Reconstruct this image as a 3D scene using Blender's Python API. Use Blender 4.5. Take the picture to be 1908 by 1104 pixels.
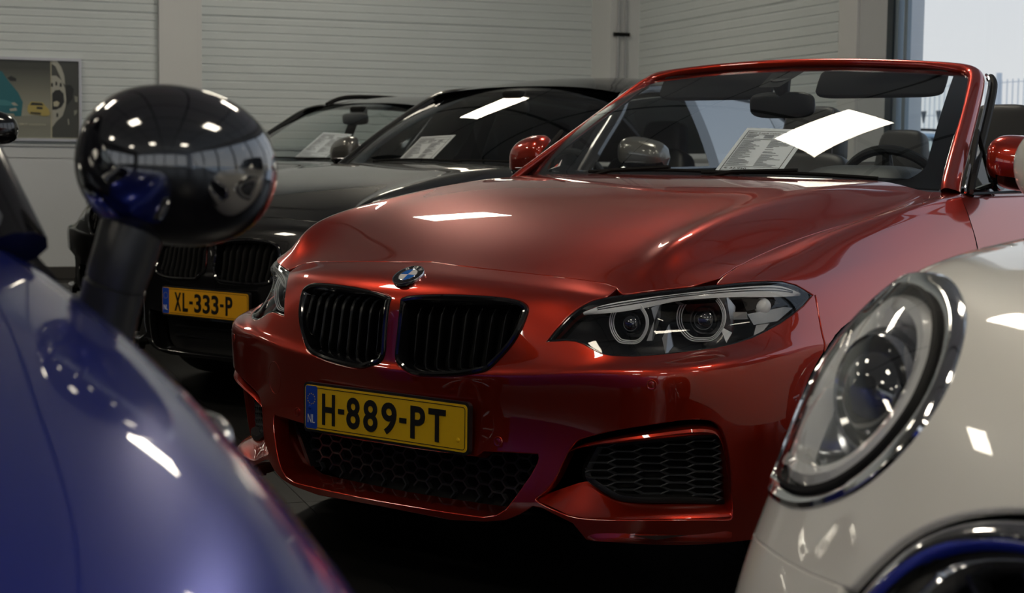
import bpy, math, random
import numpy as np
from mathutils import Vector, Matrix
from mathutils.bvhtree import BVHTree
from mathutils.geometry import delaunay_2d_cdt
random.seed(7)
for _o in list(bpy.data.objects): bpy.data.objects.remove(_o)
SC = bpy.context.scene
COL = SC.collection
PI = math.pi

# ------------------------------------------------------------------ camera, sky, exposure
# world frame: x to the red car's left, y to its rear, z up; its number plate stands at the origin
CAM = np.array([2.644, -2.880, 1.029])
YAW, PITCH, ROLL = [math.radians(a) for a in (-38.11, 4.73, -0.72)]
FPX = 3083.0
def _axes():
    cy, sy = math.cos(YAW), math.sin(YAW)
    f = np.array([sy*math.cos(PITCH), cy*math.cos(PITCH), -math.sin(PITCH)])
    r = np.array([cy, -sy, 0.0]); d = np.cross(f, r)
    return r*math.cos(ROLL)+d*math.sin(ROLL), -r*math.sin(ROLL)+d*math.cos(ROLL), f
AR, AD, AF = _axes()
def sight(px, py): return AF + AR*(px-954)/FPX + AD*(py-552)/FPX
def at(px, py, x=None, y=None, z=None, d=None):
    r = sight(px, py)
    t = d if d is not None else ((x-CAM[0])/r[0] if x is not None else (y-CAM[1])/r[1] if y is not None else (z-CAM[2])/r[2])
    return CAM + r*t
cd = bpy.data.cameras.new('camera'); cam = bpy.data.objects.new('camera', cd); COL.objects.link(cam)
cd.sensor_width = 36.0; cd.lens = FPX/1908*36.0; cd.clip_start = 0.05; cd.clip_end = 400
cam.matrix_world = Matrix(((AR[0], -AD[0], -AF[0], CAM[0]), (AR[1], -AD[1], -AF[1], CAM[1]), (AR[2], -AD[2], -AF[2], CAM[2]), (0, 0, 0, 1)))
cd.dof.use_dof = True; cd.dof.focus_distance = 4.0; cd.dof.aperture_fstop = 8.0
SC.camera = cam
w = bpy.data.worlds.new('sky'); SC.world = w; w.use_nodes = True
nt = w.node_tree; nt.nodes.clear()
bg = nt.nodes.new('ShaderNodeBackground'); ow = nt.nodes.new('ShaderNodeOutputWorld')
tcw = nt.nodes.new('ShaderNodeTexCoord'); sx = nt.nodes.new('ShaderNodeSeparateXYZ'); rw = nt.nodes.new('ShaderNodeValToRGB')
nt.links.new(tcw.outputs['Generated'], sx.inputs[0]); nt.links.new(sx.outputs[2], rw.inputs[0])
rw.color_ramp.elements[0].position = 0.0; rw.color_ramp.elements[0].color = (0.985, 0.99, 1.0, 1)
rw.color_ramp.elements[1].position = 0.8; rw.color_ramp.elements[1].color = (0.55, 0.72, 1.0, 1)
nt.links.new(rw.outputs[0], bg.inputs[0]); bg.inputs[1].default_value = 0.74
nt.links.new(bg.outputs[0], ow.inputs[0])
SC.view_settings.view_transform = 'Standard'; SC.view_settings.look = 'None'
SC.view_settings.exposure = 0.12; SC.view_settings.gamma = 1.0; SC.view_settings.use_curve_mapping = False
LAMP = 20.0      # radiance of the ceiling light panels

# ------------------------------------------------------------------ materials
def mat(name, color=(0.5, 0.5, 0.5), rough=0.5, metal=0.0, coat=0.0, coat_ior=1.5, coat_rough=0.02, emit=None, spec=0.5, ior=None, noise=None, bump=None, flake=None):
    m = bpy.data.materials.new(name); m.use_nodes = True
    nt = m.node_tree; b = nt.nodes['Principled BSDF']
    b.inputs['Base Color'].default_value = (*color, 1); b.inputs['Roughness'].default_value = rough
    b.inputs['Metallic'].default_value = metal; b.inputs['Coat Weight'].default_value = coat
    b.inputs['Coat IOR'].default_value = coat_ior; b.inputs['Coat Roughness'].default_value = coat_rough
    b.inputs['Specular IOR Level'].default_value = spec
    if ior: b.inputs['IOR'].default_value = ior
    if emit: b.inputs['Emission Color'].default_value = (*emit[0], 1); b.inputs['Emission Strength'].default_value = emit[1]
    if noise:
        sc_, amt = noise
        tc = nt.nodes.new('ShaderNodeTexCoord'); n = nt.nodes.new('ShaderNodeTexNoise'); n.inputs['Scale'].default_value = sc_; n.inputs['Detail'].default_value = 4
        mx = nt.nodes.new('ShaderNodeMix'); mx.data_type = 'RGBA'
        nt.links.new(tc.outputs['Object'], n.inputs['Vector']); nt.links.new(n.outputs['Fac'], mx.inputs['Factor'])
        mx.inputs['A'].default_value = (*[c*(1-amt) for c in color], 1); mx.inputs['B'].default_value = (*[min(1, c*(1+amt)) for c in color], 1)
        nt.links.new(mx.outputs['Result'], b.inputs['Base Color'])
    if bump:
        sc_, st, dist = bump
        tc = nt.nodes.new('ShaderNodeTexCoord'); n = nt.nodes.new('ShaderNodeTexNoise'); n.inputs['Scale'].default_value = sc_; n.inputs['Detail'].default_value = 3
        bp = nt.nodes.new('ShaderNodeBump'); bp.inputs['Strength'].default_value = st; bp.inputs['Distance'].default_value = dist
        nt.links.new(tc.outputs['Object'], n.inputs['Vector']); nt.links.new(n.outputs['Fac'], bp.inputs['Height']); nt.links.new(bp.outputs[0], b.inputs['Normal'])
    if flake:
        tc = nt.nodes.new('ShaderNodeTexCoord'); v = nt.nodes.new('ShaderNodeTexVoronoi'); v.inputs['Scale'].default_value = flake[0]
        bp = nt.nodes.new('ShaderNodeBump'); bp.inputs['Strength'].default_value = flake[1]; bp.inputs['Distance'].default_value = 0.0003
        nt.links.new(tc.outputs['Object'], v.inputs['Vector']); nt.links.new(v.outputs['Color'], bp.inputs['Height']); nt.links.new(bp.outputs[0], b.inputs['Normal'])
    return m
def glass(name, tint=(0.8, 0.85, 0.85), ior=1.5, refl=1.0):
    m = bpy.data.materials.new(name); m.use_nodes = True; nt = m.node_tree; nt.nodes.clear()
    o = nt.nodes.new('ShaderNodeOutputMaterial'); t = nt.nodes.new('ShaderNodeBsdfTransparent'); g = nt.nodes.new('ShaderNodeBsdfGlossy')
    f = nt.nodes.new('ShaderNodeFresnel'); mx = nt.nodes.new('ShaderNodeMixShader')
    t.inputs[0].default_value = (*tint, 1); g.inputs[0].default_value = (refl, refl, refl, 1); g.inputs['Roughness'].default_value = 0.0; f.inputs[0].default_value = ior
    geo = nt.nodes.new('ShaderNodeNewGeometry')
    # the same sheet seen from either side reflects alike: feed the fresnel node an index that suits the side
    mp = nt.nodes.new('ShaderNodeMapRange'); mp.inputs['From Min'].default_value = 0; mp.inputs['From Max'].default_value = 1
    mp.inputs['To Min'].default_value = ior; mp.inputs['To Max'].default_value = 1.0/ior*1.0
    nt.links.new(geo.outputs['Backfacing'], mp.inputs['Value']); nt.links.new(mp.outputs[0], f.inputs[0])
    nt.links.new(f.outputs[0], mx.inputs[0]); nt.links.new(t.outputs[0], mx.inputs[1]); nt.links.new(g.outputs[0], mx.inputs[2]); nt.links.new(mx.outputs[0], o.inputs[0])
    return m
M = dict(
    red=mat('red_metallic_paint', (0.47, 0.026, 0.008), 0.34, 0.88, 1.0, 1.85, spec=0.3),
    black=mat('black_metallic_paint', (0.004, 0.004, 0.0045), 0.35, 0.0, 1.0, 1.7, spec=0.2),
    blue=mat('blue_metallic_paint', (0.002, 0.018, 0.33), 0.30, 0.6, 1.0, 1.38),
    cream=mat('cream_paint', (0.92, 0.90, 0.835), 0.4, 0.0, 1.0, 1.5),
    gloss=mat('gloss_black_plastic', (0.004, 0.004, 0.005), 0.12, 0, 1.0, 1.5),
    gloss2=mat('gloss_black_mirror_shell', (0.004, 0.004, 0.006), 0.1, 0, 1.0, 1.95, 0.0),
    slat=mat('gloss_black_slat', (0.003, 0.003, 0.0035), 0.22, 0, 0.0, 1.5, spec=0.35),
    meshgrey=mat('grey_black_grille', (0.030, 0.033, 0.037), 0.4),
    satin=mat('satin_black_plastic', (0.010, 0.010, 0.011), 0.42),
    matte=mat('matte_black_plastic', (0.006, 0.006, 0.006), 0.75, spec=0.25),
    rubber=mat('black_rubber', (0.012, 0.012, 0.012), 0.7, spec=0.3),
    chrome=mat('chrome', (0.72, 0.73, 0.75), 0.06, 1.0),
    alu=mat('satin_aluminium', (0.55, 0.56, 0.58), 0.28, 1.0),
    silver=mat('silver_reflector', (0.62, 0.63, 0.65), 0.22, 1.0),
    brow=mat('pale_light_guide', (0.96, 0.97, 0.98), 0.30, 0.0, 0.8),
    guide=mat('clear_light_guide', (0.95, 0.96, 0.98), 0.10, 0.0, 1.0, 1.6),
    darkmetal=mat('dark_lamp_bezel', (0.05, 0.052, 0.056), 0.22, 0.7),
    lens=glass('headlight_lens', (0.95, 0.96, 0.97), 1.5),
    projector=mat('projector_lens', (0.012, 0.014, 0.02), 0.03, 0.0, 1.0, 2.4, 0.0),
    wglass=glass('windscreen_glass', (0.89, 0.94, 0.95), 1.42),
    tint=glass('tinted_side_glass', (0.08, 0.09, 0.10), 4.8),
    clear=glass('clear_side_glass', (0.72, 0.76, 0.74), 1.5),
    pane=glass('window_pane', (0.93, 0.95, 0.95), 1.45),
    frit=mat('black_glass_border', (0.006, 0.006, 0.007), 0.10, 0, 0.5),
    yellow=mat('yellow_plate', (0.86, 0.52, 0.010), 0.35, 0, 0.3, noise=(40, 0.05)),
    amber=mat('amber_yellow_plate', (0.82, 0.39, 0.012), 0.4, 0, 0.2, noise=(40, 0.05)),
    euro=mat('blue_plate_band', (0.010, 0.06, 0.42), 0.35),
    ink=mat('black_ink', (0.008, 0.008, 0.008), 0.45),
    greyink=mat('grey_ink', (0.16, 0.16, 0.19), 0.6),
    whiteink=mat('white_ink', (0.75, 0.75, 0.75), 0.4),
    paper=mat('white_paper', (0.93, 0.92, 0.95), 0.6, noise=(3, 0.02)),
    card=mat('cream_paper', (0.80, 0.68, 0.46), 0.6, noise=(3, 0.02)),
    ebl=mat('emblem_blue', (0.012, 0.16, 0.62), 0.15, 0, 1),
    ewh=mat('emblem_white', (0.88, 0.88, 0.88), 0.15, 0, 1),
    leather=mat('dark_leather', (0.018, 0.020, 0.022), 0.48, bump=(220, 0.15, 0.001)),
    dash=mat('grained_dashboard', (0.020, 0.023, 0.025), 0.5, bump=(500, 0.2, 0.0006)),
    fabric=mat('dark_headliner', (0.010, 0.010, 0.011), 0.85),
    sensor=mat('red_sensor_face', (0.20, 0.012, 0.006), 0.4, 0.4, 1.0, 1.6),
)

# ------------------------------------------------------------------ mesh helpers
def link(o, parent=None):
    COL.objects.link(o)
    if parent is not None: o.parent = parent
    return o
def tag(o, label=None, cat=None, group=None, kind=None):
    if label: o['label'] = label
    if cat: o['category'] = cat
    if group: o['group'] = group
    if kind: o['kind'] = kind
    return o
def empty(name, loc=(0, 0, 0), rz=0.0):
    o = bpy.data.objects.new(name, None); COL.objects.link(o); o.location = loc; o.rotation_euler = (0, 0, rz); o.empty_display_size = 0.1
    return o
def mk(name, V, Fc, material, parent=None, smooth=True, normals=None, sharp=None):
    me = bpy.data.meshes.new(name)
    me.from_pydata([tuple(map(float, v)) for v in V], [], [tuple(int(i) for i in f) for f in Fc])
    if smooth: me.polygons.foreach_set('use_smooth', [True]*len(me.polygons))
    me.update()
    if normals is not None: me.normals_split_custom_set_from_vertices([tuple(map(float, n)) for n in normals])
    elif smooth and sharp: me.set_sharp_from_angle(angle=math.radians(sharp))
    if material is not None: me.materials.append(M[material] if isinstance(material, str) else material)
    return link(bpy.data.objects.new(name, me), parent)
class MB:
    """collects shapes into one mesh"""
    def __init__(s): s.v = []; s.f = []
    def add(s, V, Fc):
        k = len(s.v); s.v += [tuple(p) for p in V]; s.f += [tuple(i+k for i in f) for f in Fc]; return s
    def box(s, lo, hi, rot=None, org=(0, 0, 0)):
        x0, y0, z0 = lo; x1, y1, z1 = hi
        V = [(x0,y0,z0),(x1,y0,z0),(x1,y1,z0),(x0,y1,z0),(x0,y0,z1),(x1,y0,z1),(x1,y1,z1),(x0,y1,z1)]
        if rot is not None: V = [tuple(rot @ Vector(p) + Vector(org)) for p in V]
        return s.add(V, [(0,3,2,1),(4,5,6,7),(0,1,5,4),(1,2,6,5),(2,3,7,6),(3,0,4,7)])
    def tube(s, P, r, n=8, closed=False, cap=True, flat=None):
        P = [np.array(p, float) for p in P]; k = len(P); V = []; Fc = []
        R_ = r if hasattr(r, '__len__') else [r]*k
        prev = None
        for i in range(k):
            a = P[(i-1) % k] if (closed or i > 0) else P[i]; b = P[(i+1) % k] if (closed or i < k-1) else P[i]
            t = b-a; t = t/(np.linalg.norm(t)+1e-12)
            if prev is None:
                up = np.array([0, 0, 1.0]) if abs(t[2]) < .9 else np.array([1.0, 0, 0])
            else: up = prev
            x = np.cross(up, t); x /= np.linalg.norm(x)+1e-12; y = np.cross(t, x); prev = y
            for j in range(n):
                an = 2*PI*j/n; fl = flat or (1, 1)
                V.append(P[i]+R_[i]*(math.cos(an)*x*fl[0]+math.sin(an)*y*fl[1]))
        m = k if closed else k-1
        for i in range(m):
            for j in range(n):
                a = i*n+j; b = i*n+(j+1) % n; c = ((i+1) % k)*n+(j+1) % n; d = ((i+1) % k)*n+j
                Fc.append((a, b, c, d))
        if cap and not closed: Fc.append(tuple(range(n-1, -1, -1))); Fc.append(tuple(range((k-1)*n, k*n)))
        return s.add(V, Fc)
    def lathe(s, prof, n=32, org=(0, 0, 0), rot=None, sx=1.0, sy=1.0, arc=None):
        """prof: (radius, height) along local z"""
        V = []; Fc = []; k = len(prof)
        full = arc is None; nn = n if full else n+1
        for j in range(nn):
            an = 2*PI*j/n if full else arc[0]+(arc[1]-arc[0])*j/n
            for (r_, h) in prof: V.append(Vector((r_*math.cos(an)*sx, r_*math.sin(an)*sy, h)))
        for j in range(n):
            a = j*k; b = ((j+1) % nn)*k
            for i in range(k-1): Fc.append((a+i, b+i, b+i+1, a+i+1))
        if rot is not None: V = [rot @ p for p in V]
        return s.add([tuple(p+Vector(org)) for p in V], Fc)
    def grid(s, G, flip=False):
        G = np.asarray(G, float); a, b = G.shape[:2]
        Fc = []
        for i in range(a-1):
            for j in range(b-1):
                q = (i*b+j, i*b+j+1, (i+1)*b+j+1, (i+1)*b+j); Fc.append(q[::-1] if flip else q)
        return s.add(G.reshape(-1, 3), Fc)
    def prism(s, poly, dirv):
        """closed polygon of 3-D points extruded along dirv"""
        n = len(poly); V = [np.array(p, float) for p in poly]; V += [p+np.array(dirv, float) for p in V]
        return s.add(V, [tuple(range(n))[::-1], tuple(range(n, 2*n))]+[(i, (i+1) % n, n+(i+1) % n, n+i) for i in range(n)])
    def mirror(s):
        k = len(s.v); s.v += [(-p[0], p[1], p[2]) for p in s.v]; s.f += [tuple(i+k for i in f[::-1]) for f in s.f]; return s
    def build(s, name, material, parent=None, smooth=True, sharp=35, bevel=None):
        o = mk(name, s.v, s.f, material, parent, smooth, None, sharp)
        if bevel:
            b = o.modifiers.new('bevel', 'BEVEL'); b.width = bevel; b.segments = 2; b.limit_method = 'ANGLE'; b.angle_limit = math.radians(40)
        return o
def rot_to(d, up=(0, 0, 1)):
    d = Vector(d).normalized(); u = Vector(up)
    x = u.cross(d)
    if x.length < 1e-4: x = Vector((1, 0, 0))
    x.normalize(); y = d.cross(x)
    return Matrix((x, y, d)).transposed()
def bspl(C, t, sym=None):
    """uniform cubic B-spline along axis 0; C (k,...) t (n,)"""
    C = np.asarray(C, float); a = 2*C[0]-C[1]
    if sym is not None: a = C[1]*np.array(sym)
    Q = np.concatenate([a[None], C, (2*C[-1]-C[-2])[None]]); k = len(C)
    t = np.asarray(t, float); i = np.clip(np.floor(t).astype(int), 0, k-2); f = (t-i).reshape((-1,)+(1,)*(C.ndim-1))
    return ((1-f)**3*Q[i]+(3*f**3-6*f**2+4)*Q[i+1]+(-3*f**3+3*f**2+3*f+1)*Q[i+2]+f**3*Q[i+3])/6
def fit(P, sym=None, it=3, lam=.8):
    C = np.array(P, float); t = np.arange(len(C))
    for _ in range(it): C = C+lam*(np.array(P)-bspl(C, t, sym))
    return C
def curve(P, n, it=3):
    P = np.array(P, float); return bspl(fit(P, None, it), np.linspace(0, len(P)-1, n))
def resample(P, step, closed=True):
    P = [np.array(p, float) for p in P]; out = []
    m = len(P) if closed else len(P)-1
    for i in range(m):
        a, b = P[i], P[(i+1) % len(P)]; n = max(1, int(math.ceil(np.linalg.norm(b-a)/step)))
        for k in range(n): out.append(a+(b-a)*k/n)
    if not closed: out.append(P[-1])
    return np.array(out)
def inside(poly, X, Y):
    poly = np.asarray(poly); r = np.zeros(X.shape, bool); n = len(poly); j = n-1
    for i in range(n):
        xi, yi = poly[i]; xj, yj = poly[j]
        c = ((yi > Y) != (yj > Y)) & (X < (xj-xi)*(Y-yi)/(yj-yi+1e-15)+xi); r ^= c; j = i
    return r
def segdist(poly, X, Y):
    d = np.full(X.shape, 1e9); n = len(poly)
    for i in range(n):
        a = np.array(poly[i]); b = np.array(poly[(i+1) % n]); ab = b-a; L = ab@ab+1e-15
        t = np.clip(((X-a[0])*ab[0]+(Y-a[1])*ab[1])/L, 0, 1)
        d = np.minimum(d, np.hypot(X-a[0]-t*ab[0], Y-a[1]-t*ab[1]))
    return d
class Skin:
    """one half (x >= 0) of a body skin: rows of points from the centre line outwards, rows from the bottom edge to the windscreen"""
    def __init__(s, rows, it=3, sym=(-1, 1, 1), bend=None):
        P = np.array(rows, float); s.nr, s.nc = P.shape[:2]; s.bend = bend; s.sym = sym
        C = np.swapaxes(fit(np.swapaxes(P, 0, 1), sym, it), 0, 1); s.C = fit(C, None, it)
        nu, nv = (s.nc-1)*8+1, (s.nr-1)*8+1
        uu, vv = np.meshgrid(np.linspace(0, s.nc-1, nu), np.linspace(0, s.nr-1, nv))
        G = s.P(uu.ravel(), vv.ravel()); s.tri = []
        for i in range(nv-1):
            for j in range(nu-1):
                a = i*nu+j; s.tri += [(a, a+1, a+nu+1), (a, a+nu+1, a+nu)]
        s.G = G; s.uv = np.stack([uu.ravel(), vv.ravel()], 1)
        s.bvh = BVHTree.FromPolygons([Vector(p) for p in G], s.tri)
        Gm = G*np.array([-1, 1, 1]); s.bvhm = BVHTree.FromPolygons([Vector(p) for p in Gm], s.tri)
    def P(s, u, v):
        u = np.atleast_1d(np.asarray(u, float)); v = np.atleast_1d(np.asarray(v, float))
        # weights per point
        def wts(t, k):
            t = np.clip(t, 0, k-1); i = np.clip(np.floor(t).astype(int), 0, k-2); f = t-i
            return i, np.stack([(1-f)**3, 3*f**3-6*f**2+4, -3*f**3+3*f**2+3*f+1, f**3], 1)/6
        C = s.C; sym = np.array(s.sym)
        Q = np.concatenate([(C[:, 1:2]*sym), C, 2*C[:, -1:]-C[:, -2:-1]], 1)
        Q = np.concatenate([2*Q[0:1]-Q[1:2], Q, 2*Q[-1:]-Q[-2:-1]], 0)
        iu, wu = wts(u, s.nc); iv, wv = wts(v, s.nr); out = np.zeros((len(u), 3))
        for a in range(4):
            for b in range(4): out += Q[iv+a, iu+b]*(wv[:, a]*wu[:, b])[:, None]
        if s.bend is not None: out = s.bend(out, u, v)
        return out
    def N(s, u, v):
        e = 0.02; u = np.asarray(u, float); v = np.asarray(v, float)
        um, up_ = np.clip(u-e, 0, s.nc-1), np.clip(u+e, 0, s.nc-1); vm, vp = np.clip(v-e, 0, s.nr-1), np.clip(v+e, 0, s.nr-1)
        n = np.cross(s.P(up_, v)-s.P(um, v), s.P(u, vp)-s.P(u, vm))
        n /= np.linalg.norm(n, axis=1)[:, None]+1e-15
        c = np.abs(s.P(u, v)[:, 0]) < 1e-5
        n[c, 0] = 0; n /= np.linalg.norm(n, axis=1)[:, None]+1e-15
        return n
    def _bary(s, loc, idx):
        a, b, c = s.tri[idx]; A, B, Cc = s.G[a], s.G[b], s.G[c]
        T = np.stack([B-A, Cc-A], 1); k, *_ = np.linalg.lstsq(T, loc-A, rcond=None)
        return s.uv[a]*(1-k[0]-k[1])+s.uv[b]*k[0]+s.uv[c]*k[1]
    def hit(s, o, d, mirror=False):
        t = s.bvhm if mirror else s.bvh
        loc, n, i, dist = t.ray_cast(Vector(o), Vector(d))
        if loc is None:
            # slide to the nearest point on the skin along the sight line
            best = None
            for k in np.linspace(1.0, 7.0, 200):
                q = np.array(o)+np.array(d)*k/np.linalg.norm(d); r = t.find_nearest(Vector(q))
                if best is None or r[3] < best[0]: best = (r[3], r[0], r[2])
            loc, i = best[1], best[2]
        loc = np.array(loc)
        if mirror: loc = loc*np.array([-1, 1, 1])
        return s._bary(loc, i)
    def px(s, pts, mirror=False): return np.array([s.hit(CAM, sight(*p), mirror) for p in pts])
    def front(s, pts): return np.array([s.hit((p[0], -3, p[1]), (0, 1, 0)) for p in pts])
    def near(s, pts):
        out = []
        for p in pts:
            r = s.bvh.find_nearest(Vector(p)); out.append(s._bary(np.array(r[0]), r[2]))
        return np.array(out)
    def pt(s, uv): uv = np.asarray(uv); return s.P(uv[:, 0], uv[:, 1])
    def tri_region(s, outer, holes=(), step=0.16, grid=None):
        loops = [resample(outer, step*.6)]+[resample(h, step*.45) for h in holes]
        pts = []; edges = []
        for L in loops:
            k = len(pts); pts += [tuple(p) for p in L]; edges += [(k+i, k+(i+1) % len(L)) for i in range(len(L))]
        nb = len(pts); lo = loops[0].min(0); hi = loops[0].max(0)
        sg = grid or step
        X, Y = np.meshgrid(np.arange(lo[0], hi[0]+sg, sg), np.arange(lo[1], hi[1]+sg, sg)); X = X.ravel(); Y = Y.ravel()
        ok = inside(loops[0], X, Y) & (segdist(loops[0], X, Y) > sg*.4)
        for h in loops[1:]: ok &= ~inside(h, X, Y) & (segdist(h, X, Y) > sg*.4)
        pts += list(zip(X[ok], Y[ok]))
        V, E, Fc, *_ = delaunay_2d_cdt([Vector(p) for p in pts], edges, [], 0, 1e-7)
        V = np.array([(p[0], p[1]) for p in V]); T = np.array([f for f in Fc if len(f) == 3])
        c = V[T].mean(1); keep = inside(loops[0], c[:, 0], c[:, 1])
        for h in loops[1:]: keep &= ~inside(h, c[:, 0], c[:, 1])
        T = T[keep]
        # counter-clockwise in uv = outward
        a = V[T]; cr = (a[:, 1, 0]-a[:, 0, 0])*(a[:, 2, 1]-a[:, 0, 1])-(a[:, 1, 1]-a[:, 0, 1])*(a[:, 2, 0]-a[:, 0, 0])
        T[cr < 0] = T[cr < 0][:, ::-1]
        return V, T
    def panel_mesh(s, outer, holes=(), step=0.16, flange=0.014, r=0.003, offset=0.0, flip=1):
        V2, T = s.tri_region(outer, holes, step)
        P3 = s.P(V2[:, 0], V2[:, 1]); N3 = s.N(V2[:, 0], V2[:, 1])
        s.sign = 1.0
        if offset: P3 = P3+N3*offset
        V = [tuple(p) for p in P3]; Nn = [tuple(n) for n in N3]; Fc = [tuple(t) for t in T]
        cnt = {}
        for t in T:
            for a, b in ((t[0], t[1]), (t[1], t[2]), (t[2], t[0])): cnt[(a, b)] = 1
        bnd = [(a, b) for (a, b) in cnt if (b, a) not in cnt]
        if flange > 0:
            bnd = [(a, b) for a, b in bnd if not (V2[a][0] < 1e-4 and V2[b][0] < 1e-4)]
            tv = {}
            for a, b in bnd:
                d = P3[b]-P3[a]; d = d/(np.linalg.norm(d)+1e-12); o = np.cross(d, N3[a])
                tv.setdefault(a, []).append(o); tv.setdefault(b, []).append(np.cross(d, N3[b]))
            ring = {}
            for a, L in tv.items():
                o = np.mean(L, 0); o /= np.linalg.norm(o)+1e-12
                if V2[a][0] < 1e-4: o[0] = 0
                n = N3[a]; p = P3[a]; ids = []
                for (x, y, z_) in ((.6*r, -.25*r, .5), (r, -r, 1.0), (r, -flange, 1.0)):
                    ids.append(len(V)); V.append(tuple(p+o*x+n*y)); q = o*z_+n*(1-z_) if z_ < 1 else o; q = q/np.linalg.norm(q); Nn.append(tuple(q))
                ring[a] = [a]+ids
            for a, b in bnd:
                for k in range(3): Fc.append((ring[b][k], ring[a][k], ring[a][k+1], ring[b][k+1]))
        return V, Fc, Nn
    def panel(s, name, outer, holes=(), material='red', parent=None, sides='both', **k):
        """sides: both = one mesh across the centre line; left/right = one half; pair = two objects"""
        V, Fc, Nn = s.panel_mesh(outer, holes, **k); V = np.array(V); Nn = np.array(Nn); mir = np.array([-1, 1, 1])
        if sides == 'both':
            n = len(V); cen = np.abs(V[:, 0]) < 2e-5; idx = np.arange(n)+n; V[cen, 0] = 0; idx[cen] = np.arange(n)[cen]
            V2 = np.concatenate([V, V*mir]); N2 = np.concatenate([Nn, Nn*mir]); F2 = list(Fc)+[tuple(idx[i] for i in f[::-1]) for f in Fc]
            used = sorted({i for f in F2 for i in f}); mp = {i: k for k, i in enumerate(used)}
            return mk(name, V2[used], [tuple(mp[i] for i in f) for f in F2], material, parent, True, N2[used])
        out = []
        if sides in ('left', 'pair'): out.append(mk(name, V, Fc, material, parent, True, Nn))
        if sides in ('right', 'pair'): out.append(mk(name, V*mir, [f[::-1] for f in Fc], material, parent, True, Nn*mir))
        return out
def loop_frame(P, N):
    """in-plane inward direction of a closed 3-D loop with surface normals"""
    P = np.asarray(P); c = P.mean(0); n = len(P); out = []
    for i in range(n):
        d = P[(i+1) % n]-P[i-1]; d /= np.linalg.norm(d)+1e-12; o = np.cross(N[i], d); o /= np.linalg.norm(o)+1e-12
        out.append(o)
    out = np.array(out)
    if ((c-P)*out).sum() < 0: out = -out
    return out
def loop_sweep(P, N, prof, mb=None, closed=True):
    """sweep prof = [(inward, along normal)] round a closed loop"""
    P = np.asarray(P, float); N = np.asarray(N, float); I = loop_frame(P, N); mb = mb or MB(); n = len(P); k = len(prof)
    V = []; Fc = []
    for i in range(n):
        for (a, b) in prof: V.append(P[i]+I[i]*a+N[i]*b)
    for i in range(n if closed else n-1):
        for j in range(k-1): Fc.append((i*k+j, ((i+1) % n)*k+j, ((i+1) % n)*k+j+1, i*k+j+1))
    # face outwards: test first quad against normal
    q = Fc[(k-1)//2]; a, b, c = [np.array(V[t]) for t in q[:3]]
    if np.cross(b-a, c-a)@(N[0]-I[0]*0) < 0: Fc = [f[::-1] for f in Fc]
    mb.add(V, Fc); return mb
def fill_loop(P, material, name, parent=None, fan=False):
    """flat-ish cap of a closed 3-D loop"""
    P = np.asarray(P); c = P.mean(0); n = len(P)
    return mk(name, list(P)+[c], [(i, (i+1) % n, n) for i in range(n)], material, parent, True)
_txt = {}
def text_mesh(body, size=1.0, extrude=0.0, offset=0.0, align='CENTER', spacing=1.0, shear=0.0):
    cu = bpy.data.curves.new('lettering', 'FONT'); cu.body = body; cu.size = size; cu.extrude = extrude; cu.offset = offset; cu.align_x = align; cu.align_y = 'CENTER'; cu.space_character = spacing; cu.shear = shear
    cu.resolution_u = 5
    o = bpy.data.objects.new('lettering', cu); COL.objects.link(o)
    dg = bpy.context.evaluated_depsgraph_get(); me = bpy.data.meshes.new_from_object(o.evaluated_get(dg))
    V = np.array([tuple(v.co) for v in me.vertices]).reshape(-1, 3); Fc = [tuple(p.vertices) for p in me.polygons]
    bpy.data.objects.remove(o); bpy.data.curves.remove(cu); bpy.data.meshes.remove(me)
    return V, Fc
def text_fit(body, w_, h_, extrude=0.001, offset=0.0, exact=False):
    """lettering scaled to a box of w_ by h_, centred on the origin, in the xy plane"""
    V, Fc = text_mesh(body, 1.0, 0.0, offset)
    lo, hi = V.min(0), V.max(0); V = V-(lo+hi)/2
    sx_, sy_ = w_/(hi[0]-lo[0]), h_/(hi[1]-lo[1])
    V = V*np.array([sx_, sy_, 1])
    if extrude:
        n = len(V); ed = {}
        for f in Fc:
            for a, b in zip(f, f[1:]+f[:1]): ed[(a, b)] = 1
        side = [(a, b, b+n, a+n) for (a, b) in ed if (b, a) not in ed]
        V = np.concatenate([V+[0, 0, extrude], V]); Fc = [f for f in Fc]+[(s[1], s[0], s[3], s[2]) for s in side]
    return V, Fc
def place(V, org, ex, ey, ez):
    V = np.asarray(V); return np.array(org)+V[:, :1]*np.array(ex)+V[:, 1:2]*np.array(ey)+V[:, 2:3]*np.array(ez)

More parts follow.
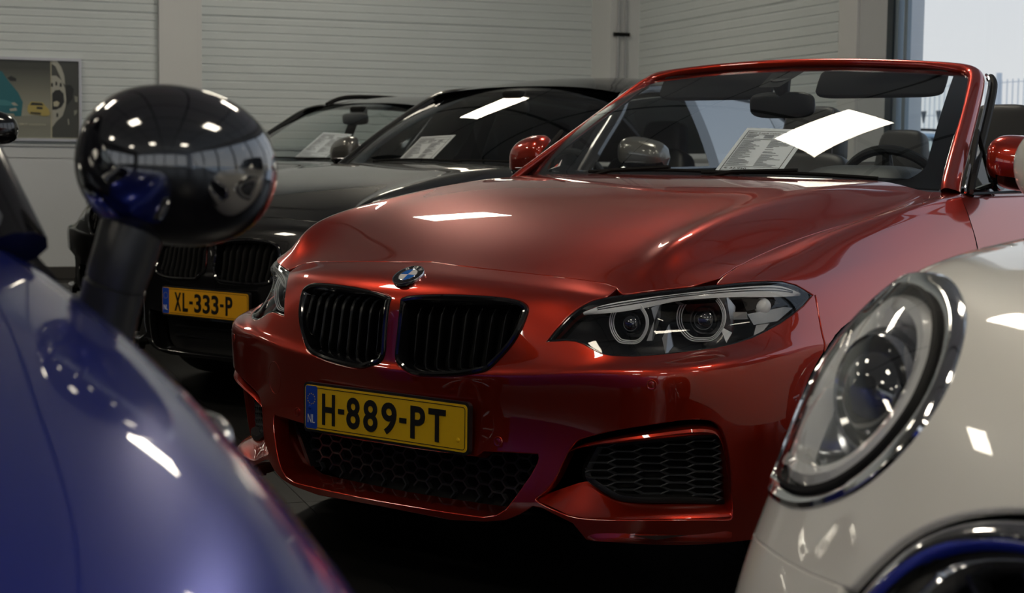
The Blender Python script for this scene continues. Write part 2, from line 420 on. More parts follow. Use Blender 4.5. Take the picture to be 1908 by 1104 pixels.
# ------------------------------------------------------------------ the room: axes a (away from the window wall) and b (away from the back wall)
WA = math.radians(57.0); NA = np.array([-math.cos(WA), -math.sin(WA), 0]); NB = np.array([math.sin(WA), -math.cos(WA), 0])
C0 = np.array([-6.021, 9.707, 0.0])
ROOM = Matrix(((NA[0], NB[0], 0, C0[0]), (NA[1], NB[1], 0, C0[1]), (0, 0, 1, 0), (0, 0, 0, 1)))
def rm(a, b, z=0.0): return C0+a*NA+b*NB+np.array([0, 0, z])
def struct(o, kind='structure'): o.matrix_world = ROOM; o['kind'] = kind; return o
LA, LB, H = 14.0, 24.0, 4.2
M.update(
    panel=mat('grey_wall_panel', (0.765, 0.82, 0.83), 0.42, noise=(1.5, 0.05)),
    plain=mat('plain_grey_wall', (0.71, 0.745, 0.785), 0.5, noise=(1.2, 0.05)),
    post=mat('warm_grey_column', (0.79, 0.80, 0.80), 0.5, noise=(2, 0.03)),
    ceil=mat('pale_ceiling_tile', (0.75, 0.72, 0.68), 0.7, noise=(0.8, 0.08)),
    ceilgap=mat('dark_ceiling_void', (0.02, 0.02, 0.02), 0.8),
    darkwall=mat('charcoal_wall', (0.05, 0.048, 0.046), 0.7),
    tile=mat('dark_floor_tile', (0.013, 0.0128, 0.0125), 0.34, spec=0.3, noise=(9, 0.25)),
    grout=mat('grey_grout', (0.036, 0.035, 0.034), 0.8, spec=0.2),
    frame=mat('slate_window_frame', (0.030, 0.045, 0.060), 0.4),
    frame2=mat('grey_blue_window_bead', (0.22, 0.28, 0.33), 0.4),
    conduit=mat('galvanised_conduit', (0.42, 0.43, 0.44), 0.35, 0.8),
    ground=mat('concrete_paving', (0.85, 0.84, 0.82), 0.8, noise=(2, 0.06)),
    fence=mat('grey_fence_wire', (0.66, 0.69, 0.72), 0.6, 0.0),
    lamp=mat('lit_ceiling_panel', (0.8, 0.8, 0.8), 0.5, emit=((1.0, 0.90, 0.73), LAMP)),
    picframe=mat('silver_picture_frame', (0.55, 0.56, 0.60), 0.3, 0.7),
)
# floor: base slab with tiles laid where the photograph shows them one by one
fl = struct(MB().box((-0.3, -0.3, -0.2), (LA+.3, LB+.3, -0.006)).build('floor', 'grout', smooth=False))
TW, TL = 0.315, 0.63
tv = MB(); tv.box((0.0012, 0.0012, -0.006), (TW-0.0012, TL-0.0012, 0.0)); tile0 = None
far = MB()
for i in range(-16, 30):
    for j in range(-16, 23):
        a0, b0 = 4.835+i*TW, 9.93+j*TL
        if a0 < 0 or a0+TW > LA or b0 < 0 or b0+TL > LB: continue
        q = rm(a0+TW/2, b0+TL/2)
        v = q-CAM; dpt = v@AF; pxx = 954+FPX*(v@AR)/dpt; pyy = 552+FPX*(v@AD)/dpt
        if dpt > .5 and 230 < pxx < 1440 and 640 < pyy < 1250 and dpt < 8.5:
            if tile0 is None:
                tile0 = tv.build('floor_tile', 'tile', fl, smooth=False); o = tile0
            else:
                o = tile0.copy(); COL.objects.link(o)
            o.location = (a0, b0, random.uniform(-.0003, .0003))
        else: far.box((a0+.0012, b0+.0012, -.006), (a0+TW-.0012, b0+TL-.0012, 0.0))
fo = far.build('tile_field', 'tile', fl, smooth=False); fo['kind'] = 'stuff'
# ceiling with square tiles, dark seams and flush light panels
ce = struct(MB().box((-.3, -.3, H+.02), (LA+.3, LB+.3, H+.2)).build('ceiling', 'ceilgap', smooth=False))
t0 = None
CT = 1.5
for i in range(int(LA/CT)+1):
    for j in range(int(LB/CT)):
        a0, b0 = i*CT, j*CT
        if t0 is None: t0 = MB().box((.03, .03, H-.01), (CT-.03, CT-.03, H+.02)).build('ceiling_tile', 'ceil', ce, smooth=False); o = t0
        else: o = t0.copy(); COL.objects.link(o)
        o.location = (a0, b0, 0)
# walls made of ribbed sandwich panels
def ribbed(L, z0, z1, pitch=0.0685, dep=0.010, thick=0.06):
    """panel in the plane y=0 facing +y, running along x"""
    prof = [(0, z0)]; z = z0+0.012
    while z < z1-0.02:
        prof += [(0, z), (0, z+pitch-.016), (-dep, z+pitch-.009), (-dep, z+pitch-.006)]; z += pitch
    prof = [p for p in prof if p[1] < z1-.014]+[(0, z1-.012), (-.012, z1-.004), (-.012, z1)]
    prof = [(-.012, z0), (-.012, z0+.004)]+[(p[0], max(p[1], z0+.012)) for p in prof]+[(-thick, z1), (-thick, z0)]
    V = []; n = len(prof)
    for x in (0, L): V += [(x, p[0], p[1]) for p in prof]
    Fc = [(i, (i+1) % n, n+(i+1) % n, n+i) for i in range(n)]+[tuple(range(n))[::-1], tuple(range(n, 2*n))]
    return V, Fc
def wallpart(name, material, parent, V, Fc, M4):
    V = [tuple(M4 @ Vector(v)) for v in V]; return mk(name, V, Fc, material, parent, False)
# back wall (plane b = 0, faces +b), x along a
wb = struct(MB().box((-.3, -.25, -.1), (LA+.3, -.07, H)).build('wall_back', 'plain', smooth=False))
for (a0, a1) in ((0.27, 3.80), (4.15, 9.0), (9.0, LA)):
    for (z0, z1) in ((1.105, 2.198), (2.200, 3.298), (3.30, H)):
        V, Fc = ribbed(a1-a0, z0, z1); wallpart('wall_panel', 'panel', wb, V, Fc, Matrix.Translation((a0, 0, 0)))
for (a0, a1) in ((0.27, 4.0), (4.0, 9.0), (9.0, LA)):
    m = MB().box((a0+.002, -.07, .10), (a1-.002, -.004, .99)).box((a0+.002, -.07, .995), (a1-.002, -.001, 1.085)).box((a0+.002, -.07, 1.090), (a1-.002, .012, 1.104))
    m.build('plain_wall_panel', 'plain', wb, smooth=False)
struct(MB().box((0, -.07, 0), (LA, .012, .10)).build('baseboard_back', 'darkwall', smooth=False))
struct(MB().box((3.797, -.07, 0), (4.147, .075, H)).box((3.815, .075, 0), (3.835, .079, H)).build('trim_1', 'post', smooth=False))
# right wall (plane a = 0, faces +a), x along b
wr = struct(MB().box((-.25, -.3, -.1), (-.07, 4.2, H)).box((-.25, 4.19, 3.85), (-.0, LB+.3, H)).build('wall_right', 'plain', smooth=False))
R90 = Matrix(((0, 1, 0, 0), (1, 0, 0, 0), (0, 0, 1, 0), (0, 0, 0, 1)))
for (z0, z1) in ((1.105, 2.198), (2.200, 3.298), (3.30, H)):
    V, Fc = ribbed(3.50, z0, z1); wallpart('wall_panel', 'panel', wr, V, [f[::-1] for f in Fc], Matrix.Translation((0, .45, 0)) @ R90)
MB().box((-.07, .45, .0), (-.004, 3.95, 1.10)).build('plain_wall_panel', 'plain', wr, smooth=False)
struct(MB().box((-.07, -.07, 0), (.27, .45, H)).build('trim_2', 'post', smooth=False))
# column beside the window: its inner face and the reveal that catches the daylight
struct(MB().box((-.25, 3.94, 0), (0.0, 4.19, H)).box((-.25, 4.186, 0), (-.02, 4.20, H)).build('trim_3', 'post', smooth=False))
struct(MB().box((-.30, 4.20, 0), (-.02, 4.535, H)).build('trim_4', mat('white_reveal', (0.62, 0.64, 0.66), 0.5), smooth=False))
# two conduits on the corner column with a dark clamp
cdt = empty('conduit_pair'); tag(cdt, 'pair of thin grey conduit pipes running down the corner column', 'pipe'); cdt.matrix_world = ROOM
for a_ in (.205, .135):
    MB().tube([(a_, .47, 0.0), (a_, .47, H)], .010, 8).build('conduit_pipe', 'conduit', cdt)
MB().box((.10, .45, 2.125), (.245, .488, 2.155)).build('pipe_clamp', 'matte', cdt, smooth=False)
# windows on the right wall: one object per window with its frame, beads and pane
WB = [4.535+2.6*k for k in range(8)]
def window(n, lo, hi, z0, z1, axis, pos, sgn, mid=None):
    """axis 'b': lies in plane a=pos and runs along b; axis 'a': plane b=pos running along a"""
    def bx(m, u0, u1, w0, w1, y0, y1):
        if axis == 'b': m.box((min(y0, y1), u0, w0), (max(y0, y1), u1, w1))
        else: m.box((u0, min(y0, y1), w0), (u1, max(y0, y1), w1))
    m = MB(); d0, d1 = pos-sgn*.02, pos-sgn*.09
    bx(m, lo, lo+.072, z0, z1, d0, d1); bx(m, hi-.04, hi, z0, z1, d0, d1); bx(m, lo+.072, hi-.04, z0, z0+.07, d0, d1); bx(m, lo+.072, hi-.04, z1-.07, z1, d0, d1)
    fr = m.build('window_%d' % n, 'frame', smooth=False); struct(fr)
    m = MB(); d0, d1 = pos-sgn*.035, pos-sgn*.075
    bx(m, lo+.072, lo+.115, z0+.07, z1-.07, d0, d1); bx(m, hi-.085, hi-.04, z0+.07, z1-.07, d0, d1); bx(m, lo+.115, hi-.085, z0+.07, z0+.11, d0, d1); bx(m, lo+.115, hi-.085, z1-.11, z1-.07, d0, d1)
    bx(m, lo+.165, lo+.205, z0+.11, z1-.11, d0-.01, d1)
    m.build('window_bead', 'frame2', fr, smooth=False)
    y = pos-sgn*.06
    if axis == 'b': V = [(y, lo+.115, z0+.11), (y, hi-.085, z0+.11), (y, hi-.085, z1-.11), (y, lo+.115, z1-.11)]
    else: V = [(lo+.115, y, z0+.11), (hi-.085, y, z0+.11), (hi-.085, y, z1-.11), (lo+.115, y, z1-.11)]
    mk('pane', V, [(0, 1, 2, 3)], 'pane', fr, False)
n = 1
for k in range(7):
    window(n, WB[k], WB[k+1], 0.04, 3.85, 'b', 0.0, 1); n += 1
# front wall (b = LB) and left wall (a = LA), both behind the photographer
wf = struct(MB().box((-.3, LB, -.1), (LA+.3, LB+.2, .45)).box((-.3, LB, 3.3), (LA+.3, LB+.2, H)).box((-.3, LB, .45), (.8, LB+.2, 3.3)).box((13.2, LB, .45), (LA+.3, LB+.2, 3.3)).build('wall_front', 'plain', smooth=False))
for k in range(5): window(n, .8+2.48*k, .8+2.48*(k+1), .45, 3.3, 'a', LB+.1, -1); n += 1
wl = struct(MB().box((LA, -.3, -.1), (LA+.2, 12.0, H)).box((LA, 12, -.1), (LA+.2, LB+.3, .6)).box((LA, 12, 3.1), (LA+.2, LB+.3, H)).box((LA, 23, .6), (LA+.2, LB+.3, 3.1)).build('wall_left', 'darkwall', smooth=False))
for k in range(4): window(n, 12+2.75*k, 12+2.75*(k+1), .6, 3.1, 'b', LA+.1, -1); n += 1
# ceiling light panels
LAMPS = [(3.0, b) for b in (2.6, 8.05, 13.5, 18.9)]+[(a, b) for a in (7.4, 11.8) for b in (2.6, 8.05, 13.5, 18.9)]
lp = None
for k_, (a_, b_) in enumerate(LAMPS):
    e = empty('ceiling_light', (0, 0, 0)); e.matrix_world = ROOM @ Matrix.Translation((a_, b_, H-.03))
    tag(e, 'ceiling light panel, '+('first', 'second', 'third', 'fourth', 'fifth', 'sixth', 'seventh', 'eighth')[k_ if k_ < 4 else (k_-4) % 4]+' from the back wall in the '+('window', 'middle', 'far')[0 if k_ < 4 else 1+(k_-4)//4]+' row', 'ceiling light', 'ceiling light panels')
    if lp is None:
        la = MB().box((-.42, -.37, -.004), (.42, -.34, .022)).box((-.42, .34, -.004), (.42, .37, .022)).box((-.42, -.34, -.004), (-.39, .34, .022)).box((.39, -.34, -.004), (.42, .34, .022)).build('light_frame', 'alu', e, smooth=False)
        lb = MB().box((-.39, -.34, 0.0), (.39, .34, .018)).build('diffuser', 'lamp', e, smooth=False); lp = (la, lb)
    else:
        for q in lp: c = q.copy(); COL.objects.link(c); c.parent = e
# outside: paving and a wire fence with its posts
gr = struct(MB().box((-60, -30, -.25), (-.25, 60, -.05)).build('floor_outside', 'ground', smooth=False))
fe = empty('wire_fence'); fe.matrix_world = ROOM @ Matrix.Translation((-9.0, 0, -.05)); tag(fe, 'grey welded wire fence standing outside beyond the window', 'fence')
m = MB()
for k in range(190): m.box((-.006, -23+k*.135, .05), (.006, -22.988+k*.135, 2.35))
for z in (.1, .5, .95, 1.4, 1.85, 2.3): m.box((-.012, -23, z), (-.004, 2.6, z+.012))
o = m.build('wire_mesh', 'fence', fe, smooth=False); o['kind'] = 'stuff'
for k in range(9):
    o = MB().box((-.03, -22+k*3-.03, 0), (.03, -22+k*3+.03, 2.45)).build('fence_post', 'fence', fe, smooth=False)
for k in range(44):
    MB().prism([(.01, -17+k*.42, 1.93), (.01, -16.86+k*.42, 1.93), (.01, -16.93+k*.42, 1.74)], (.02, 0, 0)).build('fence_clip', 'frame', fe, smooth=False)

# ------------------------------------------------------------------ the red convertible
CARR = empty('convertible_car')
tag(CARR, 'dark red convertible car with its roof down in the middle of the row', 'car')
RED = [
[(0,-.012,.204),(.15,-.008,.202),(.30,.005,.198),(.43,.035,.192),(.55,.080,.19),(.67,.155,.185),(.765,.285,.18),(.825,.46,.18),(.858,.75,.18),(.872,1.1,.18),(.875,1.43,.18)],
[(0,-.015,.27),(.15,-.010,.27),(.30,.005,.27),(.43,.035,.27),(.55,.078,.27),(.675,.145,.27),(.772,.27,.27),(.83,.44,.27),(.862,.74,.27),(.876,1.1,.27),(.880,1.43,.27)],
[(0,.010,.37),(.15,.015,.37),(.30,.028,.37),(.43,.052,.37),(.555,.092,.37),(.682,.15,.37),(.782,.27,.37),(.840,.44,.37),(.868,.74,.37),(.880,1.1,.37),(.885,1.43,.37)],
[(0,.016,.46),(.15,.020,.46),(.30,.033,.46),(.43,.057,.46),(.555,.095,.46),(.685,.150,.46),(.787,.268,.46),(.845,.44,.46),(.872,.74,.46),(.882,1.1,.46),(.887,1.43,.46)],
[(0,.012,.525),(.15,.016,.528),(.30,.028,.535),(.43,.052,.545),(.555,.090,.555),(.685,.146,.565),(.788,.266,.575),(.846,.44,.585),(.873,.74,.59),(.882,1.1,.59),(.887,1.43,.59)],
[(0,.020,.545),(.15,.024,.547),(.30,.038,.555),(.43,.064,.565),(.555,.104,.578),(.672,.176,.59),(.768,.302,.605),(.828,.47,.62),(.866,.75,.63),(.876,1.1,.635),(.884,1.43,.635)],
[(0,.030,.62),(.15,.036,.62),(.30,.055,.622),(.43,.086,.628),(.55,.132,.635),(.645,.232,.645),(.732,.372,.66),(.798,.532,.68),(.852,.77,.70),(.868,1.1,.72),(.878,1.43,.73)],
[(0,.045,.70),(.15,.052,.70),(.30,.078,.70),(.43,.120,.696),(.545,.172,.692),(.648,.257,.695),(.738,.380,.705),(.795,.555,.728),(.833,.81,.76),(.855,1.12,.785),(.868,1.43,.800)],
[(0,.09,.746),(.15,.097,.745),(.30,.118,.741),(.43,.150,.732),(.538,.200,.722),(.650,.250,.727),(.732,.365,.742),(.783,.54,.766),(.803,.83,.795),(.836,1.13,.825),(.855,1.43,.845)],
[(0,.163,.775),(.15,.168,.773),(.30,.182,.766),(.43,.205,.755),(.532,.238,.748),(.606,.285,.778),(.685,.415,.782),(.745,.59,.80),(.780,.86,.828),(.818,1.14,.858),(.840,1.43,.880)],
[(0,.30,.828),(.15,.302,.827),(.30,.310,.823),(.43,.325,.818),(.532,.342,.824),(.606,.370,.846),(.678,.54,.808),(.727,.69,.824),(.775,.91,.855),(.810,1.16,.885),(.830,1.43,.907)],
[(0,.55,.901),(.15,.552,.901),(.30,.556,.900),(.43,.562,.898),(.535,.575,.896),(.610,.605,.898),(.690,.77,.852),(.735,.87,.866),(.776,1.02,.889),(.803,1.22,.912),(.820,1.43,.928)],
[(0,.95,.966),(.15,.952,.966),(.29,.958,.966),(.42,.968,.964),(.53,.985,.960),(.618,1.01,.951),(.705,1.07,.898),(.745,1.125,.906),(.778,1.205,.919),(.800,1.32,.934),(.813,1.44,.942)],
[(0,1.33,.989),(.15,1.333,.989),(.29,1.342,.988),(.42,1.357,.986),(.53,1.377,.984),(.62,1.402,.978),(.697,1.435,.957),(.732,1.448,.954),(.758,1.456,.952),(.780,1.462,.951),(.800,1.466,.950)],
]
_R = np.array(RED)
for c_ in (7, 8, 9, 10):        # fair the flanks: x and y as smooth functions of the height
    z_c = _R[2:13, c_, 2]
    for k in (0, 1): _R[2:13, c_, k] = .2*_R[2:13, c_, k]+.8*np.polyval(np.polyfit(z_c, _R[2:13, c_, k], 4), z_c)
RED = _R.tolist()
SK = Skin(RED)
PXO = {}     # outlines on the skin
def on_skin(name, pts, mirror=False):
    PXO[name] = SK.px(pts, mirror); return PXO[name]
lamp_top = on_skin('lamp_top', [(1015,638),(1028,620),(1045,602),(1062,584),(1080,570),(1103,558),(1130,551),(1161,546.5),(1196,543),(1240,538),(1290,532.5),(1337,528),(1370,524),(1403,521.5),(1430,520.5),(1457,521.5),(1484,529),(1500,538),(1517,549)])
lamp_bot = on_skin('lamp_bot', [(1517,549),(1498,571),(1478,588),(1457,602.6),(1430,617),(1402,630),(1370,640),(1334,648),(1280,655),(1230,661),(1182,664.5),(1141,663.5),(1120,659.5),(1104,651.5),(1087,642),(1072,637),(1055,635.5),(1035,637)])
shut_front = on_skin('shut_front', [(800,489.5),(850,495),(900,500.5),(950,506),(1000,511.5),(1050,517.5),(1090,522.5),(1130,529),(1148,535)])
shut_front[0, 0] = 0
shut_side = on_skin('shut_side', [(1345,516),(1365,503),(1390,489),(1420,474),(1450,460.5),(1500,441),(1550,424.5),(1600,410),(1650,397.5),(1700,386),(1722,379),(1732,369),(1737,356)])
shut_end = np.array([[shut_side[-1][0]+.02, SK.nr-1.0]])
arch = [(.78-.345*math.cos(t), .32+.345*math.sin(t)) for t in np.linspace(-.42, PI+.42, 40)]
arch_uv = np.array([SK.hit((3, y, max(z, .182)), (-1, 0, 0)) for y, z in arch])
ib = 13                              # where the bumper and fender meet on the arch
g = .0
shut_bf = np.array([lamp_bot[0]*(1-t)+arch_uv[ib]*t for t in np.linspace(0, 1, 6)])
def offs(loop, d):
    """shrink a closed uv loop by d (uv units) towards its inside"""
    L = np.asarray(loop); n = len(L); area = sum(L[i][0]*L[(i+1) % n][1]-L[(i+1) % n][0]*L[i][1] for i in range(n))
    s_ = 1 if area > 0 else -1; out = []
    for i in range(n):
        a, b, c = L[i-1], L[i], L[(i+1) % n]
        e1 = (b-a)/(np.linalg.norm(b-a)+1e-9); e2 = (c-b)/(np.linalg.norm(c-b)+1e-9)
        nn = np.array([-(e1[1]+e2[1]), e1[0]+e2[0]]); nn /= np.linalg.norm(nn)+1e-9
        k = max(.5, abs(nn@np.array([-e1[1], e1[0]])))
        out.append(b+s_*nn*d/k)
    return np.array(out)
V9 = SK.nr-1.0
G_ = .017      # half of a panel gap, in skin units
# ---- bumper with its openings
kid_px = [(729.5,576),(736,562),(750,553),(779,548),(813,547),(848,547),(906,549.5),(952,554),(974,560),(986,571),(985,586),(975,611),(961,636),(941,661),(917.5,684),(894,696),(848,702.5),(791,702.5),(763,697),(745,686),(733,665),(727.5,630)]
kid = on_skin('kidney', kid_px)
kid[:, 0] = np.maximum(kid[:, 0], .10)
kid3 = SK.pt(kid)
hole_kid = np.array(curve(list(kid)+[kid[0]], 70))[:-1]
low_px = [(900,838),(960,841),(1003,844),(1005,852),(1002,864),(990,886),(977,904),(958,931),(943,950),(925,961),(900,965)]
low = on_skin('low', low_px); _q = SK.pt(low[-1:])[0]; _xl, _zl2 = _q[0], _q[2]
midb = SK.front([(_xl*k, _zl2+(.2125-_zl2)*(1-k)) for k in (.75, .5, .25)])
# the intake is symmetrical: run its outline from the centre line
zt = SK.front([(0.001, .353)])[0]; zb = SK.front([(0.001, .2125)])[0]
zt[0] = 0; zb[0] = 0
midt = SK.front([(x, .352+.004*x) for x in (.09, .18, .27)])
fog_px = [(1058,839),(1070,824),(1085,815),(1134,802),(1180,794),(1221,788),(1260,782),(1293,779),(1318,780),(1332,785),(1344,795),(1352,812),(1359,842),(1364,882),(1366,925),(1366,966),(1330,969),(1240,970),(1150,970),(1076,966),(1035,952),(996,932),(1010,918),(1030,895),(1045,866)]
fog = on_skin('fog', fog_px)
B_top = [np.array([0., shut_front[0][1]])]+list(shut_front[1:])
_lowedge = SK.px([(905,969.5),(940,967),(968,956),(992,941),(1012,945),(1045,962),(1068,973),(1082,990),(1092,1007)])
_lowedge[-1, 1] = 0.0
bump_out = [np.array([0., 0.]), np.array([.7, 0.]), np.array([1.4, 0.])]+list(_lowedge)+list(resample([_lowedge[-1]+np.array([.2, 0]), (SK.hit((3, arch[0][0], .185), (-1, 0, 0))[0], 0)], .3, False))+list(arch_uv[1:ib])+list(shut_bf[::-1])[:-1]+list(lamp_bot)+list(lamp_top[:7])+B_top[::-1]
# the lower lip: close the outline round the intake so the bumper is a ring below it
def clean(L, tol=1e-3):
    out = [L[0]]
    for p in L[1:]:
        if np.linalg.norm(np.array(p)-out[-1]) > tol: out.append(np.array(p))
    if np.linalg.norm(out[0]-out[-1]) < tol: out.pop()
    return np.array(out)
bump_out = clean(bump_out)
intake_half = [zt]+list(midt)+list(low)+list(midb)+[zb]
# cut the half intake out of the outline along the centre line
k0 = 0
bump_poly = [p for p in bump_out]
# outline starts at (0,0); it ends at the hood shut on the centre line, then returns down u = 0 past the intake
bump_poly = clean(bump_poly+[zt]+list(midt)+list(low)+list(midb)+[zb])
holes = [hole_kid, curve(list(fog)+[fog[0]], 90)[:-1]]
front_bumper = SK.panel('front_bumper', bump_poly, holes, 'red', CARR, 'both', flange=.045, step=.15)
# ---- hood
hood_out = clean([np.array([0, shut_front[0][1]+.055])]+[p+np.array([0, .055]) for p in shut_front[1:]]+[lamp_top[7]+np.array([.0, .01])]+list(lamp_top[8:11]+np.array([0, .02]))+[np.array([shut_side[0][0]-.05, shut_side[0][1]+.0])]+list(shut_side[1:]+np.array([-.045, .0]))+[np.array([shut_end[0][0]-.05, V9])]+[np.array([u, V9]) for u in (5, 4, 3, 2, 1, 0)])
hood = SK.panel('hood', hood_out, (), 'red', CARR, 'both', flange=.016, step=.13)
# ---- fenders
fen = clean(list(lamp_top[11:])+[shut_bf[0]+np.array([.03, .0])]+list(shut_bf[1:]+np.array([.03, .03]))+list(arch_uv[ib+1:])+[np.array([9.0, 0.]), np.array([10., 0.])]+[np.array([10., v]) for v in range(1, SK.nr)]+[np.array([9., V9]), np.array([8., V9]), shut_end[0]+np.array([.03, 0])]+list(shut_side[::-1]+np.array([.03, 0])))
SK.panel('fender', fen, (), 'red', CARR, 'pair', flange=.016, step=.16)
# dark liner behind the gaps
ln = MB()
V2, T2 = SK.tri_region(clean([np.array([0, shut_front[0][1]-.3])]+list(shut_front[1:]-np.array([0, .3]))+[lamp_top[8]]+list(lamp_top[9:])+[np.array([9.8, 9.]), np.array([9.9, V9-.2]), np.array([5, V9-.2]), np.array([0, V9-.2])]), (), .4)
pp = SK.P(V2[:, 0], V2[:, 1])-SK.N(V2[:, 0], V2[:, 1])*.022
ln.add(pp, T2); ln.mirror(); ln.build('inner_liner', 'matte', CARR)

# added black strips, standing in for the shade inside the shut lines
def gap_strip(uv0, uv1, dep=.0035):
    a = SK.pt(uv0)-SK.N(uv0[:, 0], uv0[:, 1])*dep; b = SK.pt(uv1)-SK.N(uv1[:, 0], uv1[:, 1])*dep; return np.array([a, b])
sm = MB(); sm.grid(gap_strip(shut_front-np.array([0, .02]), shut_front+np.array([0, .08]))); sm.grid(gap_strip(shut_side-np.array([.07, 0]), shut_side+np.array([.05, 0]))); sm.mirror(); sm.build('shut_line_shade', 'matte', CARR)
# ---- kidney grilles: frame, backing and slats
def skin_y(x, z): return SK.pt([SK.front([(x, z)])[0]])[0][1]
KP = SK.pt(hole_kid); KN = SK.N(hole_kid[:, 0], hole_kid[:, 1])
for sx_ in (1, -1):
    kg = loop_sweep(KP, KN, [(-.001, -.02), (.0015, -.001), (.005, .0045), (.010, .006), (.015, .004), (.019, -.006), (.021, -.045)])
    if sx_ < 0: kg.v = [(-p[0], p[1], p[2]) for p in kg.v]; kg.f = [f[::-1] for f in kg.f]
    fr = kg.build('kidney_grille', 'gloss', CARR)
    back = KP-KN*.05; back = [(sx_*p[0], p[1], p[2]) for p in back]
    fill_loop(back, 'matte', 'grille_backing', fr)
    xs = np.linspace(KP[:, 0].min()+.048, KP[:, 0].max()-.030, 9)
    for x in xs:
        zz = []
        for i in range(len(KP)):
            a, b = KP[i], KP[(i+1) % len(KP)]
            if (a[0]-x)*(b[0]-x) <= 0 and a[0] != b[0]: zz.append(a[2]+(b[2]-a[2])*(x-a[0])/(b[0]-a[0]))
        z0, z1 = min(zz)+.012, max(zz)-.008
        m = MB(); pts = []
        for t in np.linspace(0, 1, 9):
            z = z0+(z1-z0)*t; y = skin_y(x, z)+.016+(.0 if t < .78 else (t-.78)*.11)
            if t < .1: y += (.1-t)*.12
            pts.append((z, y))
        G = []
        for (z, y) in pts: G.append([(sx_*(x-.0095), y+.030, z), (sx_*(x-.0060), y+.012, z), (sx_*(x-.0012), y+.001, z), (sx_*(x), y, z), (sx_*(x+.0012), y+.001, z), (sx_*(x+.002), y+.030, z)])
        m.grid(G, flip=(sx_ > 0)); m.build('slat', 'slat', fr, sharp=50)
# ---- lower intake: dark throat, mesh of hexagon rows and blades
def hexgrid(name, inside_fn, x0, x1, z0, z1, cw, ch, depth_fn, material, parent, wire=.0022, dep=.010):
    """honeycomb of flattened cells drawn as thin bars"""
    m = MB(); ny = int((z1-z0)/ch)+2; nx = int((x1-x0)/(cw*.75))+2
    def bar(p, q):
        a = np.array([p[0], depth_fn(*p), p[1]]); b = np.array([q[0], depth_fn(*q), q[1]])
        d = b-a; L = np.linalg.norm(d)
        if L < 1e-6: return
        d /= L; up = np.cross(d, (0, 1, 0)); up /= np.linalg.norm(up)+1e-9
        V = []
        for e in (a, b): V += [e+up*wire, e-up*wire, e-up*wire*1.6+np.array([0, dep, 0]), e+up*wire*1.6+np.array([0, dep, 0])]
        m.add(V, [(0, 1, 5, 4), (1, 2, 6, 5), (2, 3, 7, 6), (3, 0, 4, 7), (0, 3, 2, 1), (4, 5, 6, 7)])
    s = cw/4
    for i in range(nx):
        for j in range(ny):
            x = x0+i*cw*.75*2/2*1.0; z = z0+j*ch+(ch/2 if i % 2 else 0)
            # flat-topped hexagon: top edge and the two edges on its right
            P = [(x-cw/2+s, z+ch/2), (x+cw/2-s, z+ch/2), (x+cw/2, z), (x+cw/2-s, z-ch/2)]
            for p, q in zip(P[:-1], P[1:]):
                if inside_fn(*p) and inside_fn(*q): bar(p, q)
                elif inside_fn(*p) or inside_fn(*q):
                    a, b = (p, q) if inside_fn(*p) else (q, p)
                    for k in range(12):
                        c = ((a[0]+b[0])/2, (a[1]+b[1])/2); lo_ = c
                        break
                    if inside_fn(*c): bar(a, c)
    o = m.build(name, material, parent, smooth=False); o['kind'] = 'stuff'; return o
I3 = SK.pt(np.array(intake_half)); Iloop = [(p[0], p[2]) for p in I3]+[(-p[0], p[2]) for p in I3[::-1][1:-1]]
lg = MB()
thr = [(p[0]*(1-.05), p[1]+.105+.04*abs(p[0]), p[2]) for p in I3]; full = thr+[(-p[0], p[1], p[2]) for p in thr[::-1][1:-1]]
lower_grille = fill_loop([(p[0], p[1]+.02, p[2]) for p in full], 'matte', 'lower_grille', CARR)
hexgrid('grille_mesh', lambda x, z: bool(inside(Iloop, np.array([x*1.04]), np.array([z]))[0]) and abs(x) < .40, -.42, .42, .235, .36, .05, .030, lambda x, z: .105+.05*abs(x), 'meshgrey', lower_grille)
for sx_ in (-1, 1):
    MB().prism([(sx_*.40, .10, .355), (sx_*.412, .10, .355), (sx_*.355, .105, .235), (sx_*.343, .105, .235)], (0, .05, 0)).build('intake_blade', 'satin', lower_grille, smooth=False)
# floor and walls of the intake in body colour: the lip returns inwards
ret = MB(); P_ = [p for p in I3]; R_ = [np.array(p) for p in I3]
G = [[tuple(p+np.array([0, dy, 0])*1.0+np.array([-.10*p[0]*dy, 0, (.010 if p[2] < .3 else 0)*dy/.1])) for p in R_] for dy in (.003, .03, .06, .10)]
ret.grid(G); ret.mirror(); ret.build('intake_return', 'red', front_bumper)
